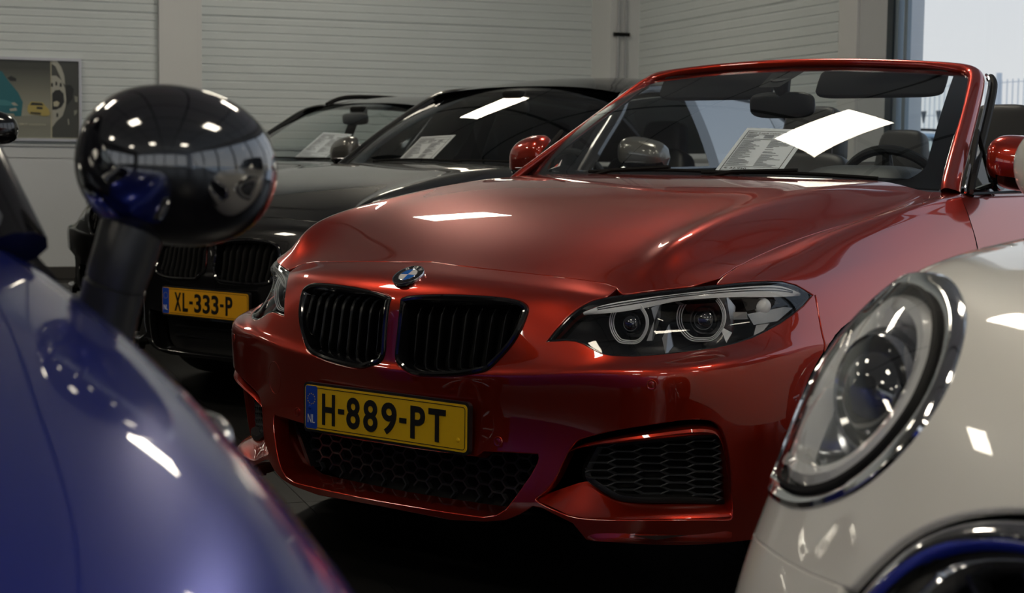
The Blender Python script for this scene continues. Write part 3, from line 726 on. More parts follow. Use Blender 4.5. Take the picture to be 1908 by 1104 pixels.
# ---- fog openings: grille, body coloured bar above, wedge and splitter below
def fogpt(px, py, dy): 
    uv = SK.px([(px, py)])[0]; p = SK.pt([uv])[0]; return p+np.array([-.55*dy*.6, dy, 0])
fg_px = [(1108,836),(1084.6,882),(1090,901),(1112,917),(1134,930),(1157,937),(1210,939),(1290,939),(1354,939),(1354,905),(1350,872),(1343,842),(1336,822),(1328,816),(1319,814.6),(1270,818),(1221,823),(1160,829)]
for side in (1, -1):
    mr = np.array([side, 1, 1])
    loop = np.array([fogpt(x, y, .045) for x, y in fg_px]); nrm = SK.N(*np.array(SK.px(fg_px)).T)
    lp3 = resample(curve(list(loop)+[loop[0]], 90)[:-1], .01); nn = np.repeat(nrm.mean(0)[None], len(lp3), 0); nn /= np.linalg.norm(nn, axis=1)[:, None]
    sw = loop_sweep(lp3, nn, [(-.012, -.02), (-.006, .0), (0, .002), (.007, .001), (.009, -.02)])
    if side < 0: sw.v = [(-p[0], p[1], p[2]) for p in sw.v]; sw.f = [f[::-1] for f in sw.f]
    fgr = sw.build('fog_grille', 'satin', CARR)
    bk = lp3-nn*.03; fill_loop(bk*mr, 'matte', 'grille_backing', fgr)
    # plane of the opening for the honeycomb depth
    A = np.c_[lp3[:, 0], lp3[:, 2], np.ones(len(lp3))]; co, *_ = np.linalg.lstsq(A, lp3[:, 1], rcond=None)
    poly = [(p[0], p[2]) for p in lp3]
    xs_ = [p[0] for p in poly]; zs_ = [p[1] for p in poly]
    hx = hexgrid('grille_mesh', lambda x, z: bool(inside(poly, np.array([x]), np.array([z]))[0]), min(xs_)-.02, max(xs_)+.02, min(zs_), max(zs_), .062, .0175, lambda x, z: co[0]*x+co[1]*z+co[2]+.003, 'meshgrey', fgr, .0014, .008)
    if side < 0:
        hx.data.transform(Matrix.Scale(-1, 4, (1, 0, 0))); hx.data.flip_normals()
    def strip(name, rows, n=24, flip=False):
        G = np.array([curve([np.array(p)*mr for p in r], n) for r in rows])
        G = np.swapaxes(curve(np.swapaxes(G, 0, 1).reshape(n, -1).reshape(n, len(rows), 3).swapaxes(0, 1), 9) if len(rows) > 2 else G, 0, 1)
        m = MB().grid(G, flip=(side > 0) ^ flip); return m.build(name, 'red', front_bumper)
    bar_rows = [[fogpt(*p) for p in q] for q in (
        [(1056,843,.012),(1082,829,.030),(1134,817,.040),(1221,802,.042),(1293,794,.042),(1328,798,.040),(1342,812,.040),(1351,845,.040),(1356,886,.040),(1360,940,.04)],
        [(1058,842,.003),(1083,830,.003),(1134,819,.004),(1221,806,.004),(1293,797,.004),(1325,800,.006),(1340,813,.010),(1348,845,.014),(1353,887,.016),(1357,940,.016)],
        [(1060,842,.004),(1084,834.5,.004),(1134,828,.006),(1221,819,.006),(1293,812,.007),(1322,812,.010),(1336,817,.016),(1346,848,.022),(1351,889,.026),(1356,940,.03)],
        [(1062,843,.03),(1086,836,.05),(1134,831,.052),(1221,824,.054),(1293,817.5,.056),(1320,814.5,.056),(1334,822,.058),(1343,850,.06),(1350,891,.06),(1355,940,.06)])]
    strip('fog_trim', bar_rows)
    wedge_rows = [[fogpt(*p) for p in q] for q in (
        [(995,931.5,.004),(1040,950,.004),(1076,964.5,.004),(1150,967,.004),(1240,966,.004),(1330,964,.004),(1364,962,.004)],
        [(996,931,.010),(1045,943,.014),(1085,953,.018),(1150,957,.02),(1240,956,.02),(1330,955,.02),(1364,953,.02)],
        [(1000,928,.03),(1050,912,.045),(1092,905,.055),(1132,932,.06),(1240,942,.06),(1330,942,.06),(1364,940,.06)])]
    strip('fog_wedge', wedge_rows)
    split_rows = [[fogpt(*p) for p in q] for q in (
        [(995,931.5,.004),(1040,950,.004),(1076,964.5,.004),(1150,967,.004),(1240,966,.004),(1330,964,.004),(1364,962,.004)],
        [(1010,942,.03),(1052,962,.018),(1082,974,.008),(1150,978,.006),(1240,977,.006),(1330,976,.006),(1364,974,.006)],
        [(1040,962,.05),(1068,982,.025),(1092,1000,.0),(1150,1003,-.004),(1240,1003,-.004),(1330,1003,-.004),(1364,1002,-.004)],
        [(1060,980,.09),(1078,995,.05),(1096,1008,.0),(1150,1010,-.002),(1240,1010,-.002),(1330,1010,-.002),(1364,1009,-.002)])]
    strip('splitter', split_rows, flip=True)
# under-body shield so that nothing shows below the bumper
MB().add([(-.70, .12, .205), (.70, .12, .205), (.80, .5, .20), (.80, 4.2, .20), (-.80, 4.2, .20), (-.80, .5, .20)], [(0, 1, 2, 3, 4, 5)]).build('underbody', 'matte', CARR, smooth=False)
# ---- parking sensors
for px_ in ((928, 822), (1214, 716)):
    uv = SK.px([px_])[0]; p = SK.pt([uv])[0]; nrm = SK.N([uv[0]], [uv[1]])[0]
    for side in (1, -1):
        mr = np.array([side, 1, 1]); R3 = rot_to(nrm*mr)
        o = MB().lathe([(.0115, -.004), (.0115, .0008), (.0105, .0014), (.0085, .0012), (.0080, -.0006), (.0072, -.0008), (.0070, .0010), (.004, .0014), (0, .0015)], 24, p*mr, R3).build('parking_sensor', 'red', CARR)
# tow cover on the right side of the bumper
tow = np.array([SK.hit(CAM, sight(512+11*math.cos(t)*1.0+2*math.sin(t), 703+30*math.sin(t)), True) for t in np.linspace(0, 2*PI, 28, endpoint=False)])
tp = SK.pt(tow)*np.array([-1, 1, 1]); tn = SK.N(tow[:, 0], tow[:, 1])*np.array([-1, 1, 1])
loop_sweep(tp, tn, [(-.0015, -.0008), (0, .0006), (.0015, -.0008)]).build('tow_cover_seam', 'red', front_bumper)
# ---- roundel emblem on the nose
uv = SK.px([(762, 515)])[0]; uv[0] = 0; ep = SK.pt([uv])[0]; en = SK.N([0.0], [uv[1]])[0]; ER = rot_to(en, (0, -1, 0) if abs(en[2]) > .9 else (0, 0, 1))
ex = np.array([1., 0, 0]); ey = np.cross(en, ex); 
if ey[2] < 0: ey = -ey; 
ER = Matrix(((ex[0], ey[0], en[0]), (ex[1], ey[1], en[1]), (ex[2], ey[2], en[2])))
def roundel(parent, ep, ER, ex, ey, en, r=.041):
    em = MB().lathe([(r, -.004), (r, .002), (r*.985, .0035), (r*.95, .0038), (r*.93, .0028)], 48, ep, ER).build('roundel_emblem', 'chrome', parent)
    MB().lathe([(r*.94, .0026), (r*.60, .0034)], 48, ep, ER).build('black_ring', 'gloss', em)
    MB().lathe([(r*.62, .0030), (r*.60, .0042), (r*.56, .0036)], 48, ep, ER).build('inner_rim', 'chrome', em)
    for q, mm in ((0, 'ewh'), (1, 'ebl'), (2, 'ewh'), (3, 'ebl')):
        V = [(0, 0, .0042)]+[(r*.575*math.cos(q*PI/2+t), r*.575*math.sin(q*PI/2+t), .0037) for t in np.linspace(0, PI/2, 10)]
        V = place(V, ep, ex, ey, en); mk('quadrant', V, [(0, i, i+1) for i in range(1, 10)], mm, em, False)
    lt = MB()
    for ch, an in (('B', 130), ('M', 90), ('W', 50)):
        V, Fc = text_fit(ch, r*.30 if ch != 'B' else r*.22, r*.24, .0006)
        a_ = math.radians(an); rd = np.array([math.cos(a_), math.sin(a_), 0]); tg = np.array([math.sin(a_), -math.cos(a_), 0])
        V = place(V, rd*r*.77+np.array([0, 0, .0034]), tg, rd, (0, 0, 1)); lt.add(place(V, ep, ex, ey, en), Fc)
    lt.build('ring_letters', 'whiteink', em, smooth=False)
roundel(CARR, ep+en*.003, ER, ex, ey, en)
# ---- number plates
def number_plate(parent, org, ex, ey, en, groups, face='yellow', w_=.52, h_=.11, dots=True):
    """groups: list of (text, x0, x1) across the plate in metres from its left edge"""
    def rr(w, h, r, z, n=6):
        P = []
        for cx_, cy_, a0 in ((w/2-r, h/2-r, 0), (-w/2+r, h/2-r, 90), (-w/2+r, -h/2+r, 180), (w/2-r, -h/2+r, 270)):
            for k in range(n): a = math.radians(a0+90*k/(n-1)); P.append((cx_+r*math.cos(a), cy_+r*math.sin(a), z))
        return P
    def slab(name, w, h, r, z0, z1, m, par, dx=0):
        P = [(x+dx, y, z1) for x, y, _ in rr(w, h, r, 0)]; b = MB().prism([tuple(place([p], org, ex, ey, en)[0]) for p in P], np.array(en)*(z0-z1)); return b.build(name, m, par, smooth=False)
    pl = slab('licence_plate', w_+.012, h_+.012, .012, -.012, 0.0, 'satin', parent)
    slab('plate_face', w_, h_, .010, 0.0, .0016, face, pl)
    lo = np.array([place([p], org, ex, ey, en)[0] for p in rr(w_-.010, h_-.010, .008, .0018)]); nn = np.repeat(np.array(en)[None], len(lo), 0)
    loop_sweep(lo, nn, [(0, -.0004), (0, .0004), (.0016, .0004), (.0016, -.0004)]).build('plate_border', 'ink', pl, smooth=False)
    eb = slab('euro_band', .040, h_-.004, .006, .0014, .0024, 'euro', pl, dx=-w_/2+.0225)
    st = MB()
    for k in range(12):
        a = 2*PI*k/12; c = (-w_/2+.0225+.0125*math.cos(a), .021+.0125*math.sin(a), .0026)
        pts = [(c[0]+(.0022 if i % 2 == 0 else .0009)*math.cos(PI/2+i*PI/5), c[1]+(.0022 if i % 2 == 0 else .0009)*math.sin(PI/2+i*PI/5), c[2]) for i in range(10)]
        V = place(pts+[c], org, ex, ey, en); st.add(V, [(i, (i+1) % 10, 10) for i in range(10)])
    st.build('star_circle', 'yellow', eb, smooth=False)
    V, Fc = text_fit('NL', .024, .021, .0006); mk('country_letters', place(V+np.array([-w_/2+.0225, -.028, .0026]), org, ex, ey, en), Fc, 'whiteink', eb, False)
    for (t, x0, x1, hh) in groups:
        V, Fc = text_fit(t, x1-x0, hh, .0016, .022 if t != '-' else 0)
        mk('plate_character', place(V+np.array([-w_/2+(x0+x1)/2, -.001, .0017]), org, ex, ey, en), Fc, 'ink', pl, False)
    if dots:
        MB().lathe([(.0055, 0), (.0045, .003), (0, .004)], 16, place([(w_/2-.026, -.028, .0016)], org, ex, ey, en)[0], rot_to(en)).build('plate_screw', face, pl)
        MB().lathe([(.0055, 0), (.0045, .003), (0, .004)], 16, place([(-w_/2+.018, .0, .0024)], org, ex, ey, en)[0], rot_to(en)).build('plate_screw', 'euro', pl)
    return pl
HC = .077
number_plate(CARR, (0, 0.0, .415), (1, 0, 0), (0, 0, 1), (0, -1, 0), [('H', .060, .103, HC), ('-', .114, .134, .012), ('8', .142, .186, HC), ('8', .198, .244, HC), ('9', .257, .305, HC), ('-', .314, .336, .012), ('P', .349, .394, HC), ('T', .405, .457, HC)])
pb = MB().box((-.22, .004, .365), (.22, .03, .465)).build('plate_holder', 'satin', CARR, smooth=False)

# ------------------------------------------------------------------ headlights of the convertible
lamp_loop = clean(list(lamp_top)+list(lamp_bot[1:]))
LL = np.array(curve(list(lamp_loop)+[lamp_loop[0]], 110, 2))[:-1]
LP = SK.pt(LL); LN = SK.N(LL[:, 0], LL[:, 1])
def lamp_pt(px, py, dep):
    uv = SK.px([(px, py)])[0]; return SK.pt([uv])[0]-SK.N([uv[0]], [uv[1]])[0]*dep
def plane_pt(px, py, c, n):
    r = sight(px, py); t = ((np.array(c)-CAM)@np.array(n))/(r@np.array(n)); return CAM+r*t
for side in (1, -1):
    mr = np.array([side, 1, 1])
    def mput(m):
        if side < 0: m.v = [(-p[0], p[1], p[2]) for p in m.v]; m.f = [f[::-1] for f in m.f]
        return m
    # housing bowl
    rows = [LP-LN*.004, LP-LN*.02, LP*np.array([.985, 1, 1])-LN*.060+np.array([0, .025, 0])]
    m = MB().grid(np.array([np.concatenate([r, r[:1]]) for r in rows]))
    hl = mput(m).build('headlight', 'gloss', CARR)
    b_ = rows[-1]; m = MB(); c_ = b_.mean(0)+np.array([-.02, .07, -.005])
    m.add(list(b_)+[c_], [(i, (i+1) % len(b_), len(b_)) for i in range(len(b_))]); mput(m).build('lamp_bowl', mat('charcoal_lamp_bowl', (0.055, 0.057, 0.062), 0.3, 0.3, .5) if side > 0 else bpy.data.materials['charcoal_lamp_bowl'], hl)
    m = loop_sweep(LP, LN, [(-.0005, -.012), (.0005, -.0030), (.004, -.0025), (.0075, -.0035), (.0075, -.02)]); mput(m).build('lamp_seal', 'gloss', hl)
    lens_uv = offs(LL, .055)
    V, Fc, Nn = SK.panel_mesh(lens_uv, (), step=.22, flange=0, offset=-.0022)
    V = np.array(V)*mr; Nn = np.array(Nn)*mr
    mk('lamp_lens', V, Fc if side > 0 else [f[::-1] for f in Fc], 'lens', hl, True, Nn)
    # pale light guide along the top
    top = [(1086,578.5),(1110,569),(1140,560.5),(1196,551.5),(1250,545),(1300,539),(1348,533),(1402,529.5),(1440,528.5),(1462,531),(1480,537),(1496,544)]
    bot = [(1087.5,580.5),(1112,577.5),(1155,574),(1209,570),(1255,566.5),(1300,562.5),(1361,557),(1400,553.5),(1430,551),(1460,548),(1484,546),(1496.5,545)]
    A = np.array([lamp_pt(x, y, .007) for x, y in top]); B = np.array([lamp_pt(x, y, .016) for x, y in bot]); Bk = B+np.array([0, .03, .006])
    A = curve(A, 40, 2); B = curve(B, 40, 2); Bk = curve(Bk, 40, 2)
    m = MB().grid(np.array([A, A*.66+B*.34+np.array([0, -.0028, .001]), A*.36+B*.64+np.array([0, -.0034, 0]), B, B*.6+Bk*.4, Bk])); mput(m).build('light_guide_brow', 'brow', hl, sharp=60)
    for f_ in (.22, .45):
        m = MB().tube([A[i]*(1-f_)+B[i]*f_+np.array([0, -.0042, .001]) for i in range(4, 37)], .0011, 6); mput(m).build('guide_rib', 'darkmetal', hl)
    # the two hexagonal rings with their projectors
    R1 = [(1150,567),(1141,579),(1136,597),(1139,616),(1147,630),(1156,638),(1172,639.5),(1187,639),(1198,630),(1206,614),(1208,597),(1203,581),(1194,568)]
    R2 = [(1276,556),(1265,572),(1261,594),(1267,614),(1279,628),(1291,634.5),(1308,635),(1327,633.5),(1340,622),(1350,604),(1352,584),(1346,566),(1337,553)]
    for ring, cpx, pr in ((R1, (1171, 603), .021), (R2, (1307, 596), .0265)):
        c = lamp_pt(cpx[0], cpx[1], .034)+np.array([0, .012, 0]); n = np.array([.22, -.97, .05]); n /= np.linalg.norm(n)
        P = np.array([plane_pt(x, y, c, n) for x, y in ring])
        P = curve(P, 48, 2); c2 = P.mean(0); c2 = plane_pt(cpx[0], cpx[1], c, n)
        rim = None
        for sc_, dz, mm in ((1.0, 0, 'guide'), (.925, .003, 'guide'), (.85, .006, 'guide')):
            m = MB().tube([c2+(p-c2)*sc_-n*dz for p in P], (.0013 if sc_ < .99 else .0015), 8); o = mput(m).build('light_ring', mm, hl)
        m = MB().grid(np.array([[c2+(p-c2)*s_-n*d_ for p in P] for s_, d_ in ((.99, .004), (.86, .010), (.80, .03), (.70, .04))])); mput(m).build('ring_bezel', 'darkmetal', hl)
        Rn = rot_to(n)
        m = MB().lathe([(pr*1.22, -.04), (pr*1.2, -.012), (pr*1.06, -.010), (pr*1.04, -.02)], 40, c2, Rn); mput(m).build('projector_bezel', 'gloss', hl)
        prof = [(pr*1.04*math.cos(t), -.018+.017*math.sin(t)) for t in np.linspace(0, PI/2, 10)]
        m = MB().lathe(prof, 40, c2, Rn); mput(m).build('projector', 'projector', hl)
    # bright brackets and reflector facets
    def facet(name, pts, material, th=.004):
        P = [lamp_pt(x, y, d) for x, y, d in pts]; m = MB().prism(P, (0, th, 0)); return mput(m).build(name, material, hl, smooth=False)
    facet('bracket', [(1214,572,.030),(1232,571,.030),(1236,590,.032),(1222,622,.034),(1212,622,.036),(1226,592,.034)], 'alu')
    facet('bracket', [(1353,561,.028),(1366,559,.028),(1381,578,.030),(1372,606,.032),(1360,620,.034),(1352,600,.034)], 'silver')
    facet('bracket', [(1366,585,.024),(1400,581,.026),(1402,589,.026),(1368,593,.024)], 'alu')
    facet('reflector', [(1402,583,.026),(1470,566,.018),(1484,569,.014),(1456,592,.018),(1412,596,.026)], 'silver')
    facet('reflector', [(1398,562,.032),(1452,553,.020),(1462,560,.020),(1404,579,.032)], 'darkmetal')
    facet('reflector', [(1416,597,.024),(1440,595,.020),(1424,612,.022),(1410,614,.024)], 'alu')
    facet('reflector', [(1242,618,.034),(1256,600,.034),(1262,628,.036),(1246,643,.036)], 'alu')
    # clear bulb dome towards the outer end
    cc = lamp_pt(1432, 566, .020); 
    m = MB().lathe([(.020*math.cos(t), .014*math.sin(t)-.012) for t in np.linspace(0, PI/2, 8)], 24, cc, rot_to((.6, -.75, .25))); mput(m).build('side_lamp', 'guide', hl)

# ------------------------------------------------------------------ windscreen, frame, wipers
def Wb(s): return np.array([.728*s, 1.352+.135*abs(s)**2.2, .983-.014*s*s])
def Wt(s): return np.array([.578*s, 1.952+.050*abs(s)**2, 1.338-.027*s*s])
def Wp(s, t, off=0.0):
    b, h = Wb(s), Wt(s); n = np.cross(Wb(s+.01)-Wb(s-.01), h-b); n /= np.linalg.norm(n)
    if n[2] < 0: n = -n
    return b+(h-b)*t+n*(.022*math.sin(PI*min(1, max(0, t)))+off)
def Wgrid(s0, s1, t0, t1, ns, nt_, off=0.0): return np.array([[Wp(s, t, off) for s in np.linspace(s0, s1, ns)] for t in np.linspace(t0, t1, nt_)])
ws = MB().grid(Wgrid(-1.03, 1.03, -.02, 1, 61, 31)).build('windscreen', 'wglass', CARR)
for nm, a in (('frit_top', (-1, 1, .955, 1.0, 41, 4)), ('frit_base', (-1, 1, -.03, .045, 41, 4)), ('frit_side', (-1.03, -.935, -.02, 1, 5, 31)), ('frit_side', (.935, 1.03, -.02, 1, 5, 31))):
    MB().grid(Wgrid(*a, off=-.002)).build('black_glass_border', 'frit', ws)
for sx_ in (-1, 1):
    G = np.array([[Wp(sx_*(.935-.10*(1-t/.16)**2 if t < .16 else .935), t, -.0022), Wp(sx_*.937, t, -.0022)] for t in np.linspace(.0, .16, 10)]); MB().grid(G, flip=sx_ < 0).build('black_glass_border', 'frit', ws)
MB().add([Wp(-.10, .995, -.003), Wp(.11, .995, -.003), Wp(.05, .78, -.003), Wp(-.07, .78, -.003)], [(0, 1, 2, 3)]).build('sensor_cover', 'matte', ws, smooth=False)
pathL = [(.772, 1.462, .952), (.752, 1.515, .992), (.692, 1.73, 1.125), (.630, 1.945, 1.262), (.598, 2.005, 1.306), (.540, 2.012, 1.326), (.40, 1.994, 1.339), (.2, 1.977, 1.349), (0, 1.970, 1.352)]
PF = curve(pathL+[(-p[0], p[1], p[2]) for p in pathL[::-1][1:]], 121, 2)
wid = np.interp(np.abs(PF[:, 0]), [0, .45, .56, .60, .70, .78], [.0115, .0125, .020, .027, .028, .030])
G = []
for i, p in enumerate(PF):
    t = PF[min(i+1, 120)]-PF[max(i-1, 0)]; t /= np.linalg.norm(t)
    k = np.clip((abs(p[0])-.42)/.18, 0, 1); n = np.array([.72*k*np.sign(p[0]), -.52, .80-.25*k]); n -= t*(n@t); n /= np.linalg.norm(n); x = np.cross(t, n)
    G.append([p+x*wid[i]*math.cos(a)*abs(math.cos(a))**-.25*1.0+n*.015*math.sin(a) if abs(math.cos(a)) > 1e-6 else p+n*.015*math.sin(a) for a in np.linspace(0, 2*PI, 17)])
MB().grid(G, flip=True).build('windscreen_frame', 'red', CARR, sharp=80)
for sx_ in (1, -1):
    def side_strip(name, off, r, m_, i0=3):
        Q = [PF[i]*np.array([1, 1, 1])+np.array(off) for i in range(2, 32)]
        Q = [np.array([q[0]*sx_, q[1], q[2]]) for q in Q]; return MB().tube(Q, r, 8).build(name, m_, CARR)
    side_strip('window_seal', (.036, .045, -.012), .013, 'rubber'); side_strip('seal_trim', (.034, .020, -.004), .0042, 'chrome')
    # quarter light and its frame
    tri_ = [np.array([sx_*.742, 1.70, 1.07+.055]), np.array([sx_*.800, 1.70, .955]), np.array([sx_*.790, 1.53, .955])]
    qf = MB().tube(tri_, .009, 6, closed=True).build('quarter_light', 'rubber', CARR)
    mk('pane', tri_, [(0, 1, 2)], 'clear', qf, False)
for s0, s1, tt in ((-.55, .22, .012), (.05, .78, .010)):
    Q = [Wp(s, tt+.012*math.sin(PI*(s-s0)/(s1-s0)), .012) for s in np.linspace(s0, s1, 14)]
    wv = MB().tube(Q, .006, 6).build('wiper', 'matte', CARR)
    MB().tube([Wp(s0+.05 if s0 < 0 else s0+.05, -.03, .014), Wp(s0+.15, .0, .022), Wp((s0+s1)/2+.05, tt+.02, .018)], .007, 6).build('wiper_arm', 'matte', wv)
# cowl panel between the hood and the glass
G = [[(x, 1.325+.135*abs(x/.80)**2, .968-.02*abs(x/.8)**2), (x, 1.40+.125*abs(x/.8)**2, .966-.015*abs(x/.8)**2)] for x in np.linspace(-.79, .79, 31)]
G = [G_ for G_ in G]
MB().grid(np.array(G), flip=True).build('cowl_panel', 'matte', CARR)
# ------------------------------------------------------------------ doors, quarters and tail
SEC = [[(.875, .18), (.880, .27), (.885, .37), (.887, .46), (.887, .59), (.884, .635), (.878, .73), (.868, .80), (.855, .845), (.842, .88), (.832, .905), (.820, .928), (.810, .942), (.795, .948), (.76, .950), (.735, .945)]]
def body_section(y):
    s = np.array(SEC[0]); k = 1.0; dz = 0
    if y > 3.3: k = 1-.055*((y-3.3)/1.13)**2.0
    dz = .02*math.sin(PI*min(1, max(0, (y-2.6)/1.8)))
    s = s*np.array([k, 1]); s[5:, 1] += dz
    if y > 4.15: s[:4, 1] += (y-4.15)*.35
    return s
def side_panel(name, y0, y1, sx_, n=26, arch_at=None):
    ys = np.linspace(y0, y1, n); G = []
    for y in ys:
        s = body_section(y)
        G.append([(sx_*p[0], y, p[1]) for p in curve(s, 40, 2)])
    G = np.array(G); m = MB().grid(G, flip=sx_ > 0)
    if arch_at:
        V = np.array(m.v); c = np.array([V[list(f)].mean(0) for f in m.f]); keep = np.hypot(c[:, 1]-arch_at, c[:, 2]-.32) > .345; m.f = [f for f, k in zip(m.f, keep) if k]
    return m.build(name, 'red', CARR, sharp=80)
for sx_ in (1, -1):
    d = side_panel('door', 1.434, 2.86, sx_)
    MB().box((sx_*.875-.012, 2.48, .79), (sx_*.875+.018, 2.68, .815)).build('door_handle', 'red', d, bevel=.006)
    MB().tube([(sx_*.815, 1.50, .955), (sx_*.813, 2.2, .962), (sx_*.813, 2.86, .972)], .008, 6).build('belt_trim', 'gloss', d)
    side_panel('rear_quarter', 2.866, 4.30, sx_, 40, 3.47)
ys = np.linspace(4.30, 4.43, 8); G = []
for k, y in enumerate(ys):
    t = k/7; sc_ = math.sqrt(max(0, 1-t*t*.85)); s = curve(body_section(4.3), 30, 2)
    G.append([(p[0]*(.78+.22*sc_), y-.0, .58+(p[1]-.58)*(.86+.14*sc_)) for p in s]+[(-p[0]*(.78+.22*sc_), y, .58+(p[1]-.58)*(.86+.14*sc_)) for p in s[::-1]])
rb = MB().grid(np.array(G), flip=True); last = G[-1]; rb.add(last, [tuple(range(len(last)))]); rb.build('rear_bumper', 'red', CARR, sharp=60)
MB().grid(np.array([[(x, y, .962+.02*math.sin(PI*(y-2.6)/1.8)+.022*(1-(x/.76)**2)) for x in np.linspace(-.76, .76, 17)] for y in np.linspace(3.62, 4.34, 12)])).build('boot_lid', 'red', CARR)
# ------------------------------------------------------------------ cabin
tub = MB().box((-.80, 1.46, .23), (.80, 3.62, .26)).box((-.80, 1.46, .26), (-.745, 3.62, .93)).box((.745, 1.46, .26), (.80, 3.62, .93)).box((-.745, 3.60, .26), (.745, 3.64, .96)).box((-.745, 1.40, .26), (.745, 1.46, .90)).build('cabin_tub', 'fabric', CARR, smooth=False)
prof = [(1.40, .945), (1.48, .965), (1.60, .978), (1.74, .982), (1.84, .970), (1.90, .935), (1.915, .86), (1.90, .70)]
pr_ = curve([(0, y, z) for y, z in prof], 24, 2)
G = [[(x, p[1]-.05*(abs(x)/.74)**3*(1 if p[1] > 1.5 else 0), p[2]-.018*(abs(x)/.74)**4) for x in np.linspace(-.74, .74, 25)] for p in pr_]
ds = MB().grid(np.array(G)).build('dashboard', 'dash', CARR)
G = []
for t in np.linspace(0, 1, 13):
    y = 1.60+.27*t; hgt = .060*math.sin(min(1, t*1.7)*PI/2)**1.1*(1 if t < .85 else 1-(t-.85)*1.2); w_ = .165+.03*t
    G.append([(.36+w_*math.copysign(abs(math.cos(a))**.6, math.cos(a)), y, .965+hgt*abs(math.sin(a))**.55) for a in np.linspace(PI, 0, 25)])
G.append([(p[0], p[1]-.01, .95) for p in G[-1]])
MB().grid(np.array(G)).build('instrument_hood', 'dash', ds, sharp=60)
cw = Vector((.36, 1.99, .905)); rw_ = Matrix.Rotation(math.radians(-66), 3, 'X')
sw = MB().tube([cw+rw_ @ Vector((.185*math.cos(a), .185*math.sin(a), 0)) for a in np.linspace(0, 2*PI, 49)[:-1]], .0155, 10, closed=True).build('steering_wheel', 'leather', CARR)
for a in (0, PI, -PI/2):
    MB().tube([cw+rw_ @ Vector((.03*math.cos(a), .03*math.sin(a), -.03)), cw+rw_ @ Vector((.18*math.cos(a), .18*math.sin(a), 0))], [.028, .014], 8).build('spoke', 'satin', sw)
MB().lathe([(.06, -.045), (.058, -.02), (.03, -.008), (0, -.005)], 24, cw, rw_).build('hub', 'satin', sw)
def cushion(name, c, size, parent, material='leather', rx=0.0, r=.35, taper=0.0):
    """soft rounded block"""
    m = MB(); n = 14; G = []
    for i in range(n+1):
        ph = -PI/2+PI*i/n; G.append([])
        for j in range(2*n+1):
            th = 2*PI*j/(2*n); e = r
            def sp(v, p): return math.copysign(abs(v)**p, v)
            z = sp(math.sin(ph), e); k = 1-taper*(z+1)/2
            q = Vector((size[0]/2*sp(math.cos(ph), e)*sp(math.cos(th), e)*k, size[1]/2*sp(math.cos(ph), e)*sp(math.sin(th), e), size[2]/2*z))
            q = Matrix.Rotation(rx, 3, 'X') @ q; G[-1].append((c[0]+q[0], c[1]+q[1], c[2]+q[2]))
    return m.grid(np.array(G)).build(name, material, parent, sharp=75)
def seat(x, y, parent=CARR):
    s = cushion('seat', (x, y-.28, .48), (.52, .56, .20), parent)
    cushion('backrest', (x, y-.02, .76), (.50, .17, .62), s, rx=-.28, taper=.18)
    for sx_ in (-1, 1): cushion('side_bolster', (x+sx_*.23, y-.08, .74), (.10, .20, .50), s, rx=-.28)
    h_ = cushion('headrest', (x, y+.10, 1.125), (.285, .115, .235), s, rx=-.22, r=.42, taper=.22)
    MB().tube([(x-.05, y+.05, .97), (x-.05, y+.09, 1.08)], .006, 6).tube([(x+.05, y+.05, .97), (x+.05, y+.09, 1.08)], .006, 6).build('headrest_post', 'alu', s)
    for sx_ in (-1, 1):
        Q = [(x+sx_*(.118-.022*(z-1.03)/.2), y+.10-.062-(z-1.12)*-.22, z) for z in np.linspace(1.03, 1.23, 8)]
        MB().tube(Q, .002, 5).build('seam', 'greyink', h_)
    return s
seat(.37, 2.72); seat(-.37, 2.72)
for x in (.34, -.34):
    s = cushion('rear_seat', (x, 3.30, .50), (.56, .50, .22), CARR); cushion('backrest', (x, 3.50, .78), (.58, .16, .52), s, rx=-.3)
    cushion('headrest', (x, 3.54, 1.07), (.235, .10, .20), s, rx=-.2, r=.42, taper=.2)
rv = cushion('rear_view_mirror', (0.0, 1.895, 1.215), (.235, .035, .085), CARR, 'satin', rx=.12, r=.55)
MB().tube([(0, 1.90, 1.24), (0, 1.88, 1.30)], [.02, .035], 10).build('mirror_stem', 'satin', rv)
for x in (.30, -.30): cushion('sun_visor', (x, 1.985, 1.285), (.44, .025, .105), CARR, 'fabric', rx=-.55, r=.3)
